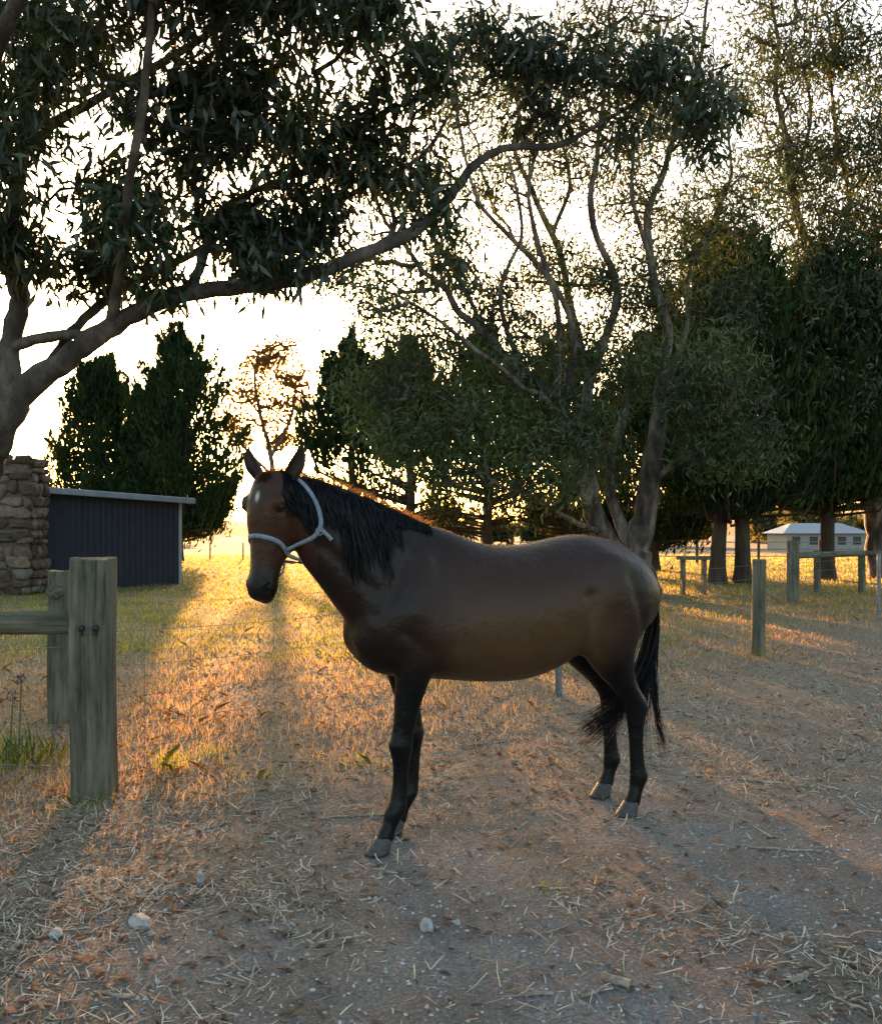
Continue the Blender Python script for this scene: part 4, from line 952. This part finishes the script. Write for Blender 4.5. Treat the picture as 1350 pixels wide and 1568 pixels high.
for k in range(900):
    m = 12; zt = 1.25 - .30 * r.random(); ts = 1.51 + .03 * r.random(); tt = r.normal() * .018; kind = r.random()
    if kind < .50: end = np.array([1.465 + r.normal() * .02, -.01 + r.normal() * .025, .66 + .14 * r.normal()])
    elif kind < .58: end = np.array([1.57 + r.normal() * .010, -.05 + r.normal() * .010, .32 + .05 * r.normal()])
    else: end = np.array([1.06 + abs(r.normal()) * .12, .05 + r.normal() * .035, .41 + r.normal() * .05])
    p0 = np.array([ts, tt, zt]); p1 = np.array([1.555 + r.normal() * .008, tt * 1.3, zt - .22]); p2 = np.array([1.49 if kind < .58 else 1.47, tt * 1.3, .78 if kind < .50 else .58]) + r.normal(size=3) * .012
    f = np.linspace(0, 1, m)[:, None]; P = (1 - f) ** 3 * p0 + 3 * f * (1 - f) ** 2 * p1 + 3 * f ** 2 * (1 - f) * p2 + f ** 3 * end
    P[:, 0] += .006 * np.sin(f[:, 0] * 9 + k); paths.append(P); W.append(.0024 + .002 * r.random())
ribbons("tail", paths, W, M_hair, horse, 4)
M_ear = surf_mat("ear_coat", [(0.3, (.022, .011, .007)), (0.7, (.045, .021, .012))], scale=20, rough=.6, bump=.2)
def ear(sg):
    rows = 10; k = 15; V = []; F = []
    w0, w1 = (.078, .120) if sg > 0 else (.070, .165)
    for i_ in range(rows + 1):
        f = i_ / rows; hw = .038 * (math.sin(math.pi * min(1, .20 + f * .80)) ** .75) + .0006
        for j in range(k):
            a = (j / (k - 1) - .5) * 2 * (2.5 - 1.2 * f); lx = hw * math.sin(a); ly = -hw * math.cos(a) * .85
            V.append(tuple(hp(.012 - .175 * f, -.055 + ly + .010 * f, sg * (w0 + (w1 - w0) * math.sin(f * 1.5)) + lx)))
    for i_ in range(rows):
        for j in range(k - 1): F.append((i_ * k + j, i_ * k + j + 1, (i_ + 1) * k + j + 1, (i_ + 1) * k + j))
    o = obj("ear", py_mesh("ear", V, F, M_ear, True), horse)
    sm = o.modifiers.new("t", 'SOLIDIFY'); sm.thickness = .004; sm.offset = 0
    sb = o.modifiers.new("s", 'SUBSURF'); sb.levels = 1; sb.render_levels = 1
ear(1); ear(-1)
M_eye, nt, out = new_mat("eye"); b = N(nt, "ShaderNodeBsdfPrincipled"); b.inputs["Base Color"].default_value = (.008, .005, .004, 1); b.inputs["Roughness"].default_value = .08; nt.links.new(b.outputs[0], out.inputs[0])
M_lid = surf_mat("eyelid_skin", [(0.3, (.008, .006, .005)), (0.7, (.02, .012, .009))], scale=30, rough=.6, bump=.2)
for sg in (1, -1):
    bm = bmesh.new(); bmesh.ops.create_uvsphere(bm, u_segments=20, v_segments=12, radius=.0185); me = bpy.data.meshes.new("eye"); bm.to_mesh(me); bm.free(); me.materials.append(M_eye)
    for p in me.polygons: p.use_smooth = True
    loc, nn, idx, dist = bvh.ray_cast(Vector(hp(.160, -.002, sg * .3)), Vector(Wv) * -sg); obj("eye", me, horse, loc - nn * .010)
    ring = []
    for j in range(19):
        a = 2 * math.pi * j / 18; l2, n2, _, _ = bvh.ray_cast(Vector(hp(.160 + .013 * math.sin(a), -.002 + .021 * math.cos(a), sg * .3)), Vector(Wv) * -sg); ring.append(np.array(l2 + n2 * .001))
    ring = np.array(ring); V, F = tube_edges(ring[:-1], ring[1:], np.full(18, .0045), np.full(18, .0045), 6); obj("eyelid", mesh_arrays("eyelid", V, F, M_lid, True), horse)
M_halter = surf_mat("halter_webbing", [(0.3, (.14, .165, .205)), (0.7, (.24, .27, .32))], scale=60, rough=.7, bump=.4, dist=.002)
def strap(name, P, Nn, w=.020, th=.004):
    n = len(P); T = unit(np.gradient(P, axis=0)); S = unit(np.cross(T, Nn)); V = []; F = []
    for i_ in range(n):
        for (a, b_) in ((-1, 0), (1, 0), (1, 1), (-1, 1)): V.append(P[i_] + S[i_] * w / 2 * a + Nn[i_] * (.001 + th * b_))
    for i_ in range(n - 1):
        for j in range(4): F.append((i_ * 4 + j, i_ * 4 + (j + 1) % 4, (i_ + 1) * 4 + (j + 1) % 4, (i_ + 1) * 4 + j))
    obj(name, mesh_arrays(name, np.array(V), np.array(F), M_halter), horse)
def fin(P, Q, lift, it):
    P = np.array(P); Q = np.array(Q)
    for _ in range(it): P[1:-1] = .5 * P[1:-1] + .25 * (P[:-2] + P[2:]); Q[1:-1] = .5 * Q[1:-1] + .25 * (Q[:-2] + Q[2:])
    return P + unit(Q) * lift, unit(Q)
P, Q = [], []
for k in range(49):
    a = 2 * math.pi * k / 48; u = .30 + .085 * (1 - math.cos(a)) / 2; o = Vector(hp(u, -.09 + .5 * math.cos(a), .5 * math.sin(a))); ctr = Vector(hp(u, -.09, 0))
    l, nn, _, _ = bvh.ray_cast(o, (ctr - o).normalized())
    if (l - ctr).length > .17: l = ctr + (l - ctr).normalized() * .12; nn = (l - ctr).normalized()
    P.append(np.array(l)); Q.append(np.array(nn))
strap("noseband", *fin(P, Q, .0015, 2))
def side_path(sg, uv, n=24):
    uv = np.array(uv); P, Q = [], []
    for t_ in np.linspace(0, len(uv) - 1, n):
        l, nn, _, _ = bvh.ray_cast(Vector(hp(np.interp(t_, range(len(uv)), uv[:, 0]), np.interp(t_, range(len(uv)), uv[:, 1]), sg * .5)), Vector(Wv) * -sg)
        if l is not None: P.append(np.array(l)); Q.append(np.array(nn))
    return fin(P, Q, .005, 3)
for sg in (1, -1):
    strap("cheek_strap", *side_path(sg, [(.345, -.10), (.27, -.17), (.20, -.185), (.10, -.155), (.03, -.115), (.0, -.09)]))
    strap("throat_strap", *side_path(sg, [(.22, -.18), (.25, -.22), (.265, -.235)]), .018)
    for (u, v) in ((.345, -.10), (.235, -.18)):
        l, nn, _, _ = bvh.ray_cast(Vector(hp(u, v, sg * .5)), Vector(Wv) * -sg)
        ang = np.linspace(0, 2 * math.pi, 19); X1 = np.array(nn.orthogonal().normalized()); X2 = np.cross(np.array(nn), X1)
        R = np.array(l) + np.array(nn) * .008 + (np.cos(ang)[:, None] * X1 + np.sin(ang)[:, None] * X2) * .017
        V, F = tube_edges(R[:-1], R[1:], np.full(18, .003), np.full(18, .003), 6); obj("metal_ring", mesh_arrays("ring", V, F, M_galv, True), horse)
pc = np.array([hp(.36, -.16, .0), hp(.41, -.17, .02), hp(.445, -.17, .015), hp(.47, -.16, 0)])
V, F = tube_edges(pc[:-1], pc[1:], np.full(3, .005), np.full(3, .005), 6); obj("lead_clip", mesh_arrays("lead_clip", V, F, M_galv, True), horse)
print("DONE")
